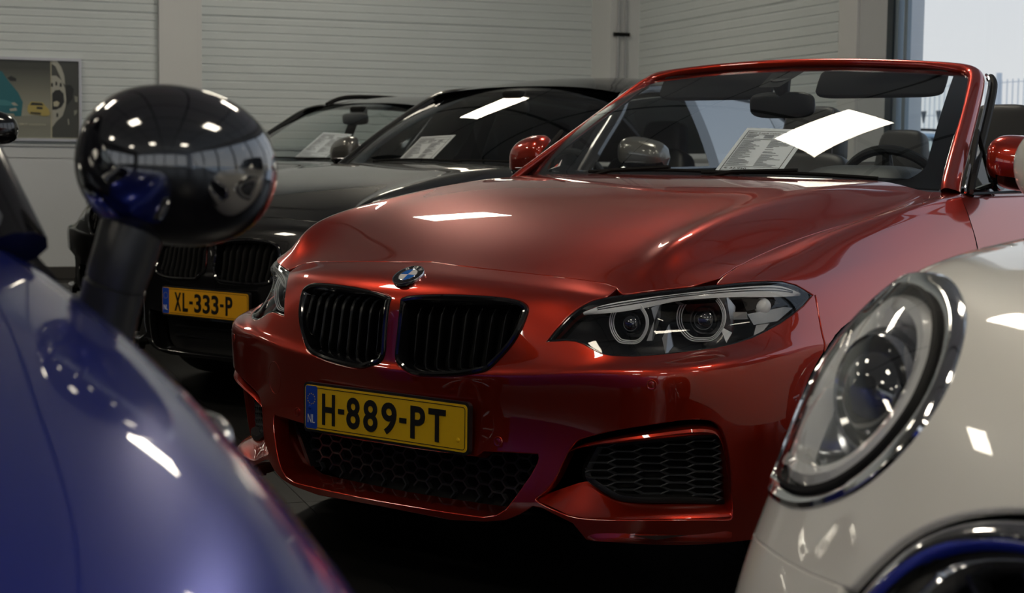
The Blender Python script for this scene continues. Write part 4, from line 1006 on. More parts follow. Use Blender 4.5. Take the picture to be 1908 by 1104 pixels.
def door_mirror(parent, x, y, z, s, paint, w_=.115, h_=.078, d_=.075, band=None):
    """x is the centre of the shell; s the side"""
    m = MB(); n = 20; G = []
    for i in range(n+1):
        v = -1+2*i/n; row = []
        for j in range(33):
            a = 2*PI*j/32; r_ = (1-abs(v)**3.6)**(1/2.4) if abs(v) < 1 else 0
            dx = w_*v; inner = 1-.18*max(0, v); hh = h_*inner*r_
            yy = -d_*r_*max(0, math.cos(a))**.8 if math.cos(a) > 0 else .012*r_*abs(math.cos(a)); zz = hh*math.copysign(abs(math.sin(a))**.72, math.sin(a))
            row.append((x+s*dx, y+yy+.03*v, z+zz-.012*v))
        G.append(row)
    G = np.array(G); m.grid(G, flip=s > 0)
    up = MB(); lo_ = MB(); V = np.array(m.v)
    for f in m.f:
        c = V[list(f)].mean(0)
        (up if c[2] > z-.035 and c[1] < y+.035*1 else lo_).f.append(f)
    up.v = m.v; lo_.v = m.v
    shell = lo_.build('door_mirror', 'gloss', parent, sharp=70); up.build('mirror_cap', paint, shell, sharp=70)
    gp = [(x+s*w_*.82*math.copysign(abs(math.cos(t))**.7, math.cos(t)), y+.016+.03*math.copysign(abs(math.cos(t))**.7, math.cos(t)), z+h_*.74*math.copysign(abs(math.sin(t))**.7, math.sin(t))) for t in np.linspace(0, 2*PI, 33)[:-1]]; fill_loop(gp, 'chrome', 'mirror_glass', shell)
    MB().tube([(x-s*w_*.75, y+.0, z-h_*.75), (x-s*(w_+.06), y+.01, z-h_-.010), (x-s*(w_+.085), y+.02, z-h_-.045)], [.024, .022, .030], 10, flat=(1, .7)).build('mirror_arm', 'gloss', shell)
    if band: MB().tube([(x+s*w_*v, y-d_*(1-abs(v)**2.6)**.45*.92+.03*v-.001, z-.034) for v in np.linspace(-.5, .8, 10)], .0035, 6).build('mirror_band', band, shell)
    return shell
door_mirror(CARR, .905, 1.68, 1.034, 1, 'red', w_=.105); door_mirror(CARR, -.905, 1.76, 1.034, -1, 'red', w_=.105, band='alu')
# ------------------------------------------------------------------ wheels
def wheel(parent, x, y, r=.32, w_=.225, s=1, hubc='alu'):
    R3 = rot_to((s, 0, 0)); c = (x, y, r)
    ty = MB().lathe([(r*.66, -w_/2), (r*.86, -w_/2-.006), (r*.97, -w_*.42), (r, -w_*.30), (r, w_*.30), (r*.97, w_*.42), (r*.86, w_/2+.006), (r*.66, w_/2)], 48, c, R3).build('wheel', 'rubber', parent)
    MB().lathe([(r*.67, -w_/2), (r*.64, 0), (r*.66, w_/2-.01), (r*.685, w_/2+.002), (r*.67, w_/2+.006)], 48, c, R3).build('rim', hubc, ty)
    MB().lathe([(r*.64, .0), (.05, .0)], 32, c, R3).build('brake_disc', 'darkmetal', ty)
    sp = MB()
    for k in range(10):
        a = 2*PI*k/10; p = Vector(c)+R3 @ Vector((.03*math.cos(a), .03*math.sin(a), w_/2-.03)); q = Vector(c)+R3 @ Vector((r*.66*math.cos(a+.08*(-1)**k), r*.66*math.sin(a+.08*(-1)**k), w_/2-.012))
        sp.tube([p, q], [.016, .012], 6)
    sp.lathe([(.05, w_/2-.04), (.045, w_/2-.012), (0, w_/2-.010)], 24, c, R3); sp.build('spokes', hubc, ty)
    return ty
for sx_ in (1, -1):
    for y in (.78, 3.47): wheel(CARR, sx_*.765, y, .32, .22, sx_)
# ------------------------------------------------------------------ price sheets behind the windscreens
def sheet(corners, label, title=None, price=None, nm='price_sheet'):
    """corners TL, TR, BR, BL of a printed sheet"""
    TL, TR, BR, BL = [np.array(c, float) for c in corners]
    o0 = (TL+TR+BR+BL)/4; ex = (TR-TL+BR-BL)/2; wd_ = np.linalg.norm(ex); ex /= wd_; ey = (TL-BL+TR-BR)/2; ey -= ex*(ey@ex); ht = np.linalg.norm(ey); ey /= ht; n = np.cross(ex, ey)
    if n@(CAM-o0) < 0: n = -n
    root = empty(nm, tuple(BL)); tag(root, label, 'paper', 'price sheets behind the windscreens'); off = BL
    def pl(V): return place(V, o0-off, ex, ey, n)
    def q(u0, u1, v0, v1, h=.0006): return [((u0-.5)*wd_, (v0-.5)*ht, h), ((u1-.5)*wd_, (v0-.5)*ht, h), ((u1-.5)*wd_, (v1-.5)*ht, h), ((u0-.5)*wd_, (v1-.5)*ht, h)]
    MB().prism([tuple(p) for p in pl(q(0, 1, 0, 1, 0))], -n*.0015).build('sheet_face', 'paper', root, smooth=False)
    m = MB()
    for u0, u1, v0, v1 in ((.06, .94, .93, .94), (.06, .94, .055, .062), (.06, .072, .055, .94), (.928, .94, .055, .94), (.06, .94, .86, .866), (.06, .94, .765, .775), (.06, .94, .215, .222), (.06, .94, .125, .132)): m.add(pl(q(u0, u1, v0, v1)), [(0, 1, 2, 3)])
    m.build('ruled_lines', 'ink', root, smooth=False)
    m = MB(); rnd = random.Random(int(abs(o0[0]*1000)))
    for k in range(3):
        for c_ in range(3): m.add(pl(q(.09+.28*c_, .09+.28*c_+rnd.uniform(.12, .22), .84-.022*k, .852-.022*k)), [(0, 1, 2, 3)])
    for k in range(24):
        for c_ in range(2):
            if rnd.random() < .9: m.add(pl(q(.09+.43*c_, .09+.43*c_+rnd.uniform(.10, .34), .735-.0215*k, .745-.0215*k)), [(0, 1, 2, 3)])
    for k in range(3): m.add(pl(q(.09, .09+rnd.uniform(.3, .7), .105-.018*k, .111-.018*k)), [(0, 1, 2, 3)])
    m.build('printed_text', 'greyink', root, smooth=False)
    for t, u, v, w_, h_ in ((title, .09, .885, .5, .028), (price, .10, .165, .40, .040)):
        if t:
            V, Fc = text_fit(t, w_*wd_, h_*ht, 0, .012); V = V+np.array([(u+w_/2-.5)*wd_, (v-.5+.01)*ht, .0008]); mk('printed_heading', pl(V), Fc, 'ink', root, False)
        else: m2 = MB().add(pl(q(u, u+w_*.8, v, v+.022)), [(0, 1, 2, 3)]); m2.build('printed_heading', 'greyink', root, smooth=False)
    return root
wbv = BVHTree.FromPolygons([Vector(v.co) for v in ws.data.vertices], [tuple(p.vertices) for p in ws.data.polygons])
def on_glass(px, py, back=.012):
    loc, n, i, d = wbv.ray_cast(Vector(CAM), Vector(sight(px, py)))
    n = n if n.z > 0 else -n
    return np.array(loc-n*back)
SHEET_R = [on_glass(*p) for p in ((1391,233),(1507,234),(1447,330),(1322,320))]
sheet(SHEET_R, 'large white price sheet behind the windscreen of the red convertible', 'BMW 2-serie Cabrio', '€ 32.950,-')

_st4 = [on_glass(*p, back=-.002) for p in ((1022,317),(1040,309),(1048,297),(1044,310))]
mk('windscreen_sticker', _st4, [(0, 1, 2, 3)], 'whiteink', ws, False)
_st5 = [on_glass(*p, back=-.004) for p in ((1033,313),(1040,307),(1042,306),(1039,311))]
mk('sticker_mark', _st5, [(0, 1, 2, 3)], mat('red_sticker_ink', (.6, .05, .03), .5), ws, False)

# ------------------------------------------------------------------ shared builders for the closed cars
def local_sight(org, rz):
    """camera point and a sight-line function in a car's own frame"""
    Rm = np.array([[math.cos(-rz), -math.sin(-rz), 0], [math.sin(-rz), math.cos(-rz), 0], [0, 0, 1]])
    c = Rm @ (CAM-np.array(org)); return c, (lambda px, py: Rm @ sight(px, py))
class Screen:
    """windscreen-like curved sheet between a base curve and a header curve, both given by centre and corner points"""
    def __init__(s, bc, bk, hc, hk, bulge): s.a = [np.array(q, float) for q in (bc, bk, hc, hk)]; s.bulge = bulge
    def P(s, u, t, off=0.0):
        bc, bk, hc, hk = s.a; k = abs(u)**2.1
        def f(c, q): return np.array([q[0]*u, c[1]+(q[1]-c[1])*k, c[2]+(q[2]-c[2])*k])
        b, h = f(bc, bk), f(hc, hk); n = np.cross([1, 0, 0], h-b); n = n/np.linalg.norm(n); n = n if n[2] > 0 else -n
        n = n+np.array([.35*u, 0, 0]); n /= np.linalg.norm(n)
        return b+(h-b)*t+n*(s.bulge*math.sin(PI*min(1, max(0, t)))+off)
    def grid(s, u0, u1, t0, t1, nu=41, nt_=21, off=0.0): return np.array([[s.P(u, t, off) for u in np.linspace(u0, u1, nu)] for t in np.linspace(t0, t1, nt_)])
def greenhouse(car, scr, roof, rear, belt, paint, y_b, glass_side='tint', glass_front='wglass', belt_trim='gloss', rails=False, pillar='gloss', lowered=()):
    """roof: list of (y, half width, z centre, z drop at the edge); rear: (base centre, base corner); belt: list of (y, x, z)"""
    ws_ = MB().grid(scr.grid(-1, 1, -.02, 1)).build('windscreen', glass_front, car)
    for a in ((-1, 1, .94, 1.0, 41, 3), (-1, 1, -.03, .04, 41, 3), (-1, -.94, 0, 1, 3, 21), (.94, 1, 0, 1, 3, 21)): MB().grid(scr.grid(*a, off=-.0025)).build('black_glass_border', 'frit', ws_)
    R_ = curve([(r[1], r[0], r[2], ) for r in roof], 30, 2); D_ = np.interp(R_[:, 1], [r[0] for r in roof], [r[3] for r in roof])
    G = np.array([[(p[0]*u, p[1]-.03*abs(u)**2*(1 if i < 4 else 0), p[2]-d*abs(u)**2.6) for u in np.linspace(-1, 1, 33)] for i, (p, d) in enumerate(zip(R_, D_))])
    MB().grid(G).build('roof', paint, car)
    hk = scr.P(1, 1); bk = scr.P(1, 0)
    cant = [(p[0]*.995, p[1], p[2]-d) for p, d in zip(R_, D_)]
    rk = np.array(rear[1], float)
    B_ = curve(belt, 40, 2)
    for sx_ in (1, -1):
        m_ = np.array([sx_, 1, 1])
        path = [bk+np.array([.02, -.03, -.03]), bk+(hk-bk)*.35+np.array([.022, 0, .012]), bk+(hk-bk)*.72+np.array([.022, 0, .014])]+[np.array(cant[i])+np.array([.008, 0, -.006]) for i in (1, 6, 12, 18, 24, 29)]+[np.array(cant[29])*.45+rk*.55+np.array([.012, .02, .012]), rk+np.array([.01, 0, 0])]
        PP = curve([q*m_ for q in path], 60, 2)
        MB().tube(PP, .034, 10, flat=(1, .72)).build('roof_frame', paint, car)
        # side glass: from the belt up to the cant rail, split at the pillars
        top = curve([q*1.0 for q in path[0:1]]+path[1:9]+path[9:11], 80, 2)
        ti = np.argsort(top[:, 1]); ty, tx, tz = top[ti, 1], top[ti, 0], top[ti, 2]
        by, bx_, bz = B_[:, 1], B_[:, 0], B_[:, 2]
        def pane(name, y0, y1, parent, material, off=0.0):
            G = []
            for y in np.linspace(y0, y1, 12):
                b = np.array([np.interp(y, by, bx_), y, np.interp(y, by, bz)]); t = np.array([np.interp(y, ty, tx), y, max(np.interp(y, ty, tz)-.01, b[2]+.004)])
                G.append([(b+(t-b)*k+np.array([.012*math.sin(PI*k)+off, 0, 0]))*m_ for k in np.linspace(0, 1, 7)])
            return MB().grid(np.array(G), flip=sx_ > 0).build(name, material, parent)
        yf = bk[1]+.10
        if sx_ not in lowered: pane('side_window', yf, y_b[0]-.05, car, glass_side)
        pane('side_window', y_b[0]+.05, y_b[1]-.03, car, glass_side)
        pane('pillar_cover', y_b[0]-.05, y_b[0]+.05, car, pillar, .003); pane('pillar_cover', y_b[1]-.03, min(by[-1], rk[1])-.02, car, pillar, .002)
        MB().tube([(p[0]*sx_+.006*sx_, p[1], p[2]+.002) for p in B_], .010, 6).build('belt_trim', belt_trim, car)
        if rails:
            rr_ = [np.array(cant[i])*np.array([.93, 1, 1])+np.array([0, 0, z]) for i, z in ((3, .018), (5, .050), (8, .058), (14, .06), (20, .058), (25, .048), (28, .012))]
            MB().tube(curve([q*m_ for q in rr_], 40, 2), .016, 8).build('roof_rail', 'matte', car)
    rs = Screen(rear[0], rear[1], (0, R_[-1][1], R_[-1][2]), (R_[-1][0], R_[-1][1], R_[-1][2]-D_[-1]), .02)
    MB().grid(rs.grid(-1, 1, 0, 1, 25, 10), flip=True).build('rear_window', 'tint', car)
    return ws_
def lower_body(car, y0, y1, L_, sec, paint, doors, wheels, arch_r, handle_z):
    """sides, tail and boot behind the front fenders; sec(y) gives the half section"""
    def part(name, a, b, sx_, cut=None, n=22):
        G = np.array([[(sx_*p[0], y, p[1]) for p in curve(sec(y), 28, 2)] for y in np.linspace(a, b, n)]); m = MB().grid(G, flip=sx_ > 0)
        if cut:
            V = np.array(m.v); c = np.array([V[list(f)].mean(0) for f in m.f]); k = np.hypot(c[:, 1]-cut[0], c[:, 2]-cut[1]) > arch_r; m.f = [f for f, q in zip(m.f, k) if q]
        return m.build(name, paint, car, sharp=80)
    for sx_ in (1, -1):
        ys = [y0]+list(doors)
        for a, b in zip(ys[:-1], ys[1:]):
            d = part('door', a+.003, b-.003, sx_, (wheels[1], wheels[2]) if b > wheels[1]-.4 else None)
            q = sec((a+b)/2); x_ = max(p[0] for p in q); MB().tube([(sx_*(x_+.012), b-.26, handle_z), (sx_*(x_+.024), b-.17, handle_z+.004), (sx_*(x_+.012), b-.08, handle_z)], .010, 8).build('door_handle', paint if paint != 'cream' else 'chrome', d)
        part('rear_quarter', ys[-1]+.003, L_-.13, sx_, (wheels[1], wheels[2]), 30)
        for y in wheels[:2]: wheel(car, sx_*wheels[3], y, wheels[2], .21, sx_, 'darkmetal' if paint == 'black' else 'alu')
    G = []
    for k, y in enumerate(np.linspace(L_-.13, L_, 7)):
        t = k/6; f_ = .80+.20*math.sqrt(max(0, 1-t*t)); s = curve(sec(L_-.13), 24, 2); zm = .55
        row = [(p[0]*f_, y, zm+(p[1]-zm)*(.88+.12*math.sqrt(max(0, 1-t*t)))) for p in s]; G.append(row+[(-p[0], p[1], p[2]) for p in row[::-1]])
    m = MB().grid(np.array(G), flip=True); m.add(G[-1], [tuple(range(len(G[-1])))]); m.build('rear_bumper', paint, car, sharp=60)
def cabin(car, y_ws, z_cowl, y_seat, x_s, y_end, w_, hz=1.14):
    MB().box((-w_, y_ws, .24), (w_, y_end, .27)).box((-w_, y_ws, .27), (-w_+.05, y_end, z_cowl-.05)).box((w_-.05, y_ws, .27), (w_, y_end, z_cowl-.05)).box((-w_, y_ws-.04, .27), (w_, y_ws, z_cowl-.06)).build('cabin_tub', 'fabric', car, smooth=False)
    MB().grid(np.array([[(x, y-.04*(x/w_)**2, z-.02*(x/w_)**4) for x in np.linspace(-w_, w_, 15)] for y, z in ((y_ws-.06, z_cowl-.03), (y_ws+.10, z_cowl-.012), (y_ws+.30, z_cowl-.012), (y_ws+.42, z_cowl-.05), (y_ws+.44, z_cowl-.3))])).build('dashboard', 'dash', car)
    for x in (x_s, -x_s):
        s = cushion('seat', (x, y_seat-.26, .50), (.50, .54, .20), car); cushion('backrest', (x, y_seat, .80), (.48, .17, .60), s, rx=-.26, taper=.18); cushion('headrest', (x, y_seat+.11, hz), (.27, .11, .20), s, rx=-.2, r=.45, taper=.15)
        cushion('rear_seat_back', (x, y_end-.25, .78), (.56, .16, .56), car, rx=-.28)
    sc2 = Vector((x_s, y_ws+.50, z_cowl-.08)); Rw = Matrix.Rotation(math.radians(-66), 3, 'X')
    MB().tube([sc2+Rw @ Vector((.185*math.cos(a), .185*math.sin(a), 0)) for a in np.linspace(0, 2*PI, 41)[:-1]], .015, 8, closed=True).tube([sc2+Rw @ Vector((-.18, 0, 0)), sc2+Rw @ Vector((0, 0, -.04)), sc2+Rw @ Vector((.18, 0, 0))], [.012, .05, .012], 8).build('steering_wheel', 'leather', car)

# ------------------------------------------------------------------ the two dark cars further along the row
kid2_px = [(388.5,478),(391,464),(398,454),(412,447.5),(450,443.5),(489,445),(512,451),(523,461),(525,478),(521,500),(512,520),(500,531),(476,535),(440,532),(412,528),(401,520),(394,506)]
def dark_car(org, label, sheet_px, sheet_label, plate, rails, front_glass, band=None, kid_uv=None):
    car = empty('estate_car' if rails else 'saloon_car', org); tag(car, label, 'car')
    sk = Skin([[(p[0]*.968, p[1]*1.045, p[2]*1.02) for p in r] for r in RED])
    c0, sg = local_sight(org, 0.0)
    ku = kid_uv if kid_uv is not None else np.array([sk.hit(c0, sg(*p)) for p in kid2_px])
    ku = ku.copy(); ku[:, 0] = np.maximum(ku[:, 0], .12); hk_ = np.array(curve(list(ku)+[ku[0]], 56))[:-1]
    fog2 = curve(list(fog)+[fog[0]], 60)[:-1]
    sk.panel('front_bumper', bump_poly, [hk_, fog2], 'black', car, 'both', flange=.03, step=.22)
    sk.panel('hood', hood_out, (), 'black', car, 'both', flange=.014, step=.16)
    sk.panel('fender', fen, (), 'black', car, 'pair', flange=.014, step=.22)
    KP2 = sk.pt(hk_); KN2 = sk.N(hk_[:, 0], hk_[:, 1])
    for sx_ in (1, -1):
        kg = loop_sweep(KP2, KN2, [(-.001, -.02), (.002, .0), (.006, .006), (.012, .008), (.018, .004), (.021, -.04)])
        if sx_ < 0: kg.v = [(-p[0], p[1], p[2]) for p in kg.v]; kg.f = [f[::-1] for f in kg.f]
        fr = kg.build('kidney_grille', 'gloss', car); fill_loop([(sx_*p[0], p[1], p[2]) for p in KP2-KN2*.045], 'matte', 'grille_backing', fr)
        for x in np.linspace(KP2[:, 0].min()+.045, KP2[:, 0].max()-.030, 9):
            zz = []
            for i in range(len(KP2)):
                a, b = KP2[i], KP2[(i+1) % len(KP2)]
                if (a[0]-x)*(b[0]-x) <= 0 and a[0] != b[0]: zz.append(a[2]+(b[2]-a[2])*(x-a[0])/(b[0]-a[0]))
            z0, z1 = min(zz)+.012, max(zz)-.010; G = []
            for t in np.linspace(0, 1, 8):
                z = z0+(z1-z0)*t; y = sk.pt([sk.front([(x, z)])[0]])[0][1]+.014+(0 if t < .78 else (t-.78)*.13)
                G.append([(sx_*(x-.008), y+.03, z), (sx_*(x-.006), y+.006, z), (sx_*(x-.002), y, z), (sx_*(x+.003), y, z), (sx_*(x+.007), y+.006, z), (sx_*(x+.007), y+.03, z)])
            MB().grid(np.array(G), flip=sx_ > 0).build('slat', 'matte' if not rails else 'slat', fr, sharp=60)
        # headlight
        P2 = sk.pt(LL); N2 = sk.N(LL[:, 0], LL[:, 1]); m = MB().grid(np.array([np.concatenate([r, r[:1]]) for r in (P2-N2*.004, P2-N2*.03, P2*np.array([.98, 1, 1])-N2*.05+np.array([0, .02, 0]))])); b_ = np.array(P2*np.array([.98, 1, 1])-N2*.05+np.array([0, .02, 0])); m.add(list(b_)+[b_.mean(0)], [(i, (i+1) % len(b_), len(b_)) for i in range(len(b_))])
        if sx_ < 0: m.v = [(-p[0], p[1], p[2]) for p in m.v]; m.f = [f[::-1] for f in m.f]
        hl = m.build('headlight', 'darkmetal', car); V, Fc, Nn = sk.panel_mesh(offs(LL, .05), (), step=.3, flange=0, offset=-.002); q_ = np.array([sx_, 1, 1]); mk('lamp_lens', np.array(V)*q_, Fc if sx_ > 0 else [f[::-1] for f in Fc], 'lens', hl, True, np.array(Nn)*q_)
        for (u_, v_) in ((.36, .5), (.62, .55)):
            cpt = P2[0]*(1-u_)+P2[39]*u_; cpt = P2.mean(0)*.4+cpt*.6+np.array([0, .035, 0])
            MB().lathe([(.040, 0), (.042, .003), (.038, .006), (.034, 0), (.026, .012), (0, .022)], 24, cpt*q_, rot_to((.25*sx_, -1, 0))).build('lamp_unit', 'silver', hl)
        fp = sk.pt(fog2); fc = fp+np.array([0, .035, 0]); fg_ = fill_loop(fc*q_, 'matte', 'fog_opening', car)
        MB().tube([(fp[i]+np.array([0, .004, 0]))*q_ for i in list(range(34, 59))+list(range(0, 4))], .006, 6).build('opening_trim', 'chrome' if not rails else 'gloss', fg_)
    i3 = sk.pt(np.array(intake_half)); th = [(p[0]*.96, p[1]+.09, p[2]) for p in i3]; th = th+[(-p[0], p[1], p[2]) for p in th[::-1][1:-1]]
    lw = fill_loop(th, 'matte', 'lower_grille', car)
    G = [[tuple(p+np.array([0, dy, 0])) for p in i3] for dy in (.003, .03, .09)]; MB().grid(np.array(G)).mirror().build('intake_return', 'black', lw)
    for z in (.27, .31): MB().box((-.30, .095, z), (.30, .12, z+.008)).build('intake_bar', 'satin', lw, smooth=False)
    eu = sk.P([0.0], [8.25])[0]; e_n = sk.N([0.0], [8.25])[0]; e_y = np.cross(e_n, [1., 0, 0]); e_y = e_y if e_y[2] > 0 else -e_y
    roundel(car, eu+e_n*.003, Matrix(((1, e_y[0], e_n[0]), (0, e_y[1], e_n[1]), (0, e_y[2], e_n[2]))), np.array([1., 0, 0]), e_y, e_n)
    if plate: number_plate(car, (0, -.004, .428), (1, 0, 0), (0, 0, 1), (0, -1, 0), plate, 'amber', dots=False)
    MB().add([(-.70, .15, .21), (.70, .15, .21), (.80, .5, .2), (.80, 4.4, .2), (-.80, 4.4, .2), (-.80, .5, .2)], [(0, 1, 2, 3, 4, 5)]).build('underbody', 'matte', car, smooth=False)
    Ls = 4.63
    def sec(y):
        s = np.array([(.892, .185), (.897, .275), (.902, .377), (.905, .47), (.905, .60), (.902, .66), (.896, .745), (.886, .815), (.872, .862), (.858, .90), (.846, .928), (.832, .952), (.815, .972), (.795, .985)]); k = 1.0
        if y > 3.4: k = 1-.05*((y-3.4)/1.2)**2
        return s*np.array([k*.949, 1.0])
    lower_body(car, 1.494, 0, Ls, sec, 'black', (2.62, 3.42), (.815, 3.62, .325, .785), .36, .86)
    MB().grid(np.array([[(x, 1.385+.14*abs(x/.77)**2+dy, .992-.02*abs(x/.77)**2+dz) for x in np.linspace(-.77, .77, 25)] for dy, dz in ((0, 0), (.045, -.012))])).build('cowl_panel', 'matte', car)
    scr = Screen((0, 1.43, 1.003), (.745, 1.565, .985), (0, 2.10, 1.392), (.585, 2.17, 1.355), .026)
    roof = [(2.10, .585, 1.395, .040), (2.45, .590, 1.450, .055), (2.90, .585, 1.468, .062), (3.35, .570, 1.452, .062)]+([(3.90, .545, 1.42, .055), (4.18, .53, 1.395, .05)] if rails else [(3.62, .55, 1.405, .05)])
    rear = ((0, 4.42, 1.02), (.62, 4.36, 1.01)) if rails else ((0, 4.22, 1.08), (.60, 4.16, 1.07))
    belt = [(.775, 1.50, .972), (.782, 2.0, .985), (.782, 2.7, 1.0), (.770, 3.4, 1.015), (.735, 3.9, 1.03), (.67, 4.2, 1.05)]
    w_s = greenhouse(car, scr, roof, rear, belt, 'black', (2.66, 3.50), 'clear' if rails else 'tint', front_glass, 'gloss', rails, lowered=() if rails else (1,))
    cabin(car, 1.56, .985, 2.72, .37, 4.0, .76)
    MB().grid(np.array([[(x*.62, y, z) for x in np.linspace(-1, 1, 9)] for y, z in ((3.9, 1.045), (4.3, 1.05), (4.55, 1.02))])).build('boot_lid', 'black', car)
    cushion('rear_view_mirror', (0, 1.99, 1.285), (.23, .035, .08), car, 'satin', rx=.1, r=.55)
    MB().box((-.06, 1.99, 1.30), (.06, 2.05, 1.37)).build('mirror_stem', 'matte', car, bevel=.015)
    for sx_ in (1, -1): door_mirror(car, sx_*.935, 1.80, 1.058, sx_, 'capgrey', band='alu')
    for s0, s1, tt in ((-.6, .2, .012), (.02, .76, .012)):
        MB().tube([scr.P(s, tt+.012*math.sin(PI*(s-s0)/(s1-s0)), .012) for s in np.linspace(s0, s1, 12)], .006, 6).build('wiper', 'matte', car)
    bv = BVHTree.FromPolygons([Vector(v.co)+Vector(org) for v in w_s.data.vertices], [tuple(p.vertices) for p in w_s.data.polygons])
    if sheet_px:
        cs = []
        for p in sheet_px:
            loc, n, i, d = bv.ray_cast(Vector(CAM), Vector(sight(*p)))
            if loc is None: cs.append(np.array(org)+np.array([0, 1.5, 1.0])); print('sheet miss', p); continue
            n = n if n.z > 0 else -n; cs.append(np.array(loc-n*.012))
        sheet(cs, sheet_label)
    return car
M['capgrey'] = mat('grey_mirror_cap', (0.16, 0.155, 0.14), 0.3, 0.6, 1.0, 1.6)
M['darkglass'] = glass('dark_windscreen', (0.86, 0.89, 0.88), 1.55)
CAR2 = dark_car((-2.48, 1.63, 0), 'black saloon car with a yellow plate starting XL, right behind the red convertible', [(787,251.5),(850.5,246),(787.6,307),(722,308)], 'white price sheet behind the windscreen of the black saloon', [('X', .078, .118, HC), ('L', .128, .160, HC), ('-', .170, .190, .012), ('3', .200, .242, HC), ('3', .252, .294, HC), ('3', .304, .346, HC), ('-', .356, .376, .012), ('P', .388, .428, HC)], False, 'darkglass')
CAR3 = dark_car((-5.05, 3.22, 0), 'black estate car with roof rails, farthest car of the row', [(593,243),(646.5,246),(608,297),(555,291.5)], 'small white price sheet behind the windscreen of the black estate', None, True, 'wglass', kid_uv=kid)

# ------------------------------------------------------------------ the two small retro hatchbacks in front
MINI = [
[(0,.03,.20),(.2,.035,.20),(.38,.06,.20),(.50,.10,.20),(.60,.15,.20),(.69,.22,.20),(.755,.32,.20),(.80,.47,.20),(.835,.78,.20),(.848,1.03,.20),(.852,1.25,.20)],
[(0,-.01,.36),(.2,-.004,.36),(.38,.025,.36),(.50,.065,.36),(.60,.118,.36),(.69,.19,.36),(.758,.295,.36),(.805,.45,.36),(.842,.78,.36),(.856,1.03,.36),(.860,1.25,.36)],
[(0,-.005,.52),(.2,.002,.52),(.38,.035,.52),(.50,.085,.52),(.60,.145,.52),(.69,.22,.52),(.762,.325,.52),(.81,.48,.52),(.846,.79,.52),(.860,1.03,.52),(.863,1.25,.52)],
[(0,.008,.64),(.2,.017,.64),(.38,.066,.64),(.50,.140,.64),(.60,.207,.64),(.69,.285,.64),(.760,.385,.64),(.808,.53,.64),(.844,.80,.64),(.858,1.03,.64),(.861,1.25,.64)],
[(0,.035,.72),(.2,.048,.72),(.38,.108,.72),(.50,.185,.72),(.60,.252,.72),(.686,.325,.72),(.752,.42,.72),(.802,.56,.72),(.838,.81,.72),(.853,1.03,.72),(.857,1.25,.72)],
[(0,.085,.795),(.2,.100,.795),(.38,.160,.798),(.50,.235,.80),(.595,.300,.80),(.676,.370,.80),(.740,.46,.80),(.79,.585,.80),(.826,.82,.80),(.843,1.03,.80),(.848,1.25,.80)],
[(0,.165,.850),(.2,.180,.852),(.37,.235,.856),(.485,.300,.862),(.575,.362,.866),(.650,.430,.868),(.712,.515,.868),(.762,.63,.866),(.802,.84,.866),(.822,1.04,.866),(.830,1.25,.866)],
[(0,.285,.892),(.2,.297,.893),(.36,.340,.897),(.465,.388,.902),(.55,.442,.907),(.620,.505,.910),(.677,.58,.911),(.725,.69,.911),(.768,.87,.911),(.793,1.05,.911),(.804,1.25,.911)],
[(0,.55,.940),(.19,.555,.940),(.34,.575,.941),(.44,.60,.942),(.52,.64,.943),(.59,.69,.943),(.643,.75,.942),(.688,.83,.941),(.728,.95,.940),(.757,1.08,.940),(.772,1.25,.940)],
[(0,.93,.985),(.18,.935,.984),(.33,.95,.982),(.43,.97,.980),(.51,.995,.978),(.57,1.02,.976),(.62,1.05,.973),(.662,1.09,.970),(.697,1.14,.967),(.722,1.19,.965),(.738,1.25,.962)],
]
def _st(p):
    t = min(1.0, max(0.0, (p[1]-.32)/.90)); return (p[0], p[1]+.18*t*t*(3-2*t), p[2])
MINI = [[_st(p) for p in r] for r in MINI]
def hatchback(name_label, org, rz, paint, px_side, mirror_paint):
    car = empty('small_hatchback', org, rz); tag(car, name_label, 'car')
    c0, sg = local_sight(org, rz); sk = Skin(MINI)
    return car, sk, c0, sg
lampring_px = [(1725,509),(1752,512),(1775,523),(1793,545),(1802,575),(1803,600),(1796,640),(1783,683),(1761,735),(1722,797),(1671,855),(1635,888),(1599,915),(1550,939),(1502,951),(1465,945),(1442,930),(1430,912),(1421,885),(1418,855),(1424,820),(1436,786),(1455,742),(1478,699),(1512,648),(1551,602),(1590,566),(1629,538),(1665,520),(1697,511)]
lens_px = [(1677,527),(1705,531),(1726,545),(1739,568),(1744,600),(1741,640),(1731,681),(1708,735),(1676,786),(1640,831),(1600,868),(1560,895),(1525,908),(1490,912),(1465,903),(1448,884),(1440,861),(1440,830),(1446,797),(1456,768),(1478,718),(1506,670),(1540,622),(1575,583),(1610,553),(1645,533)]
WRZ = math.radians(-9.0); _h = np.array([1.838, -1.242])
WORG = np.array([_h[0]-(-.565*math.cos(WRZ)-.27*math.sin(WRZ)), _h[1]-(-.565*math.sin(WRZ)+.27*math.cos(WRZ)), 0.0])
wl_, ws_ = local_sight(WORG, WRZ); SKM = Skin(MINI)
_ro = np.array([SKM.hit(wl_, ws_(*p), True) for p in lampring_px]); MR = np.array(curve(list(_ro)+[_ro[0]], 90, 2))[:-1]
_li = np.array([SKM.hit(wl_, ws_(*p), True) for p in lens_px]); ML = np.array(curve(list(_li)+[_li[0]], 90, 2))[:-1]
gap_px = [(1908,941),(1870,941),(1830,944),(1790,951),(1750,963),(1710,980),(1672,1004),(1640,1032),(1610,1062),(1585,1090),(1565,1112)]
chr_px = [(1908,968),(1870,966),(1830,967),(1790,972),(1750,983),(1712,1000),(1680,1022),(1648,1050),(1622,1078),(1600,1104),(1588,1120)]
inn_px = [(1908,1001),(1870,1001),(1830,1004),(1790,1009),(1755,1017),(1720,1030),(1690,1049),(1662,1073),(1640,1098),(1628,1120),(1620,1140)]
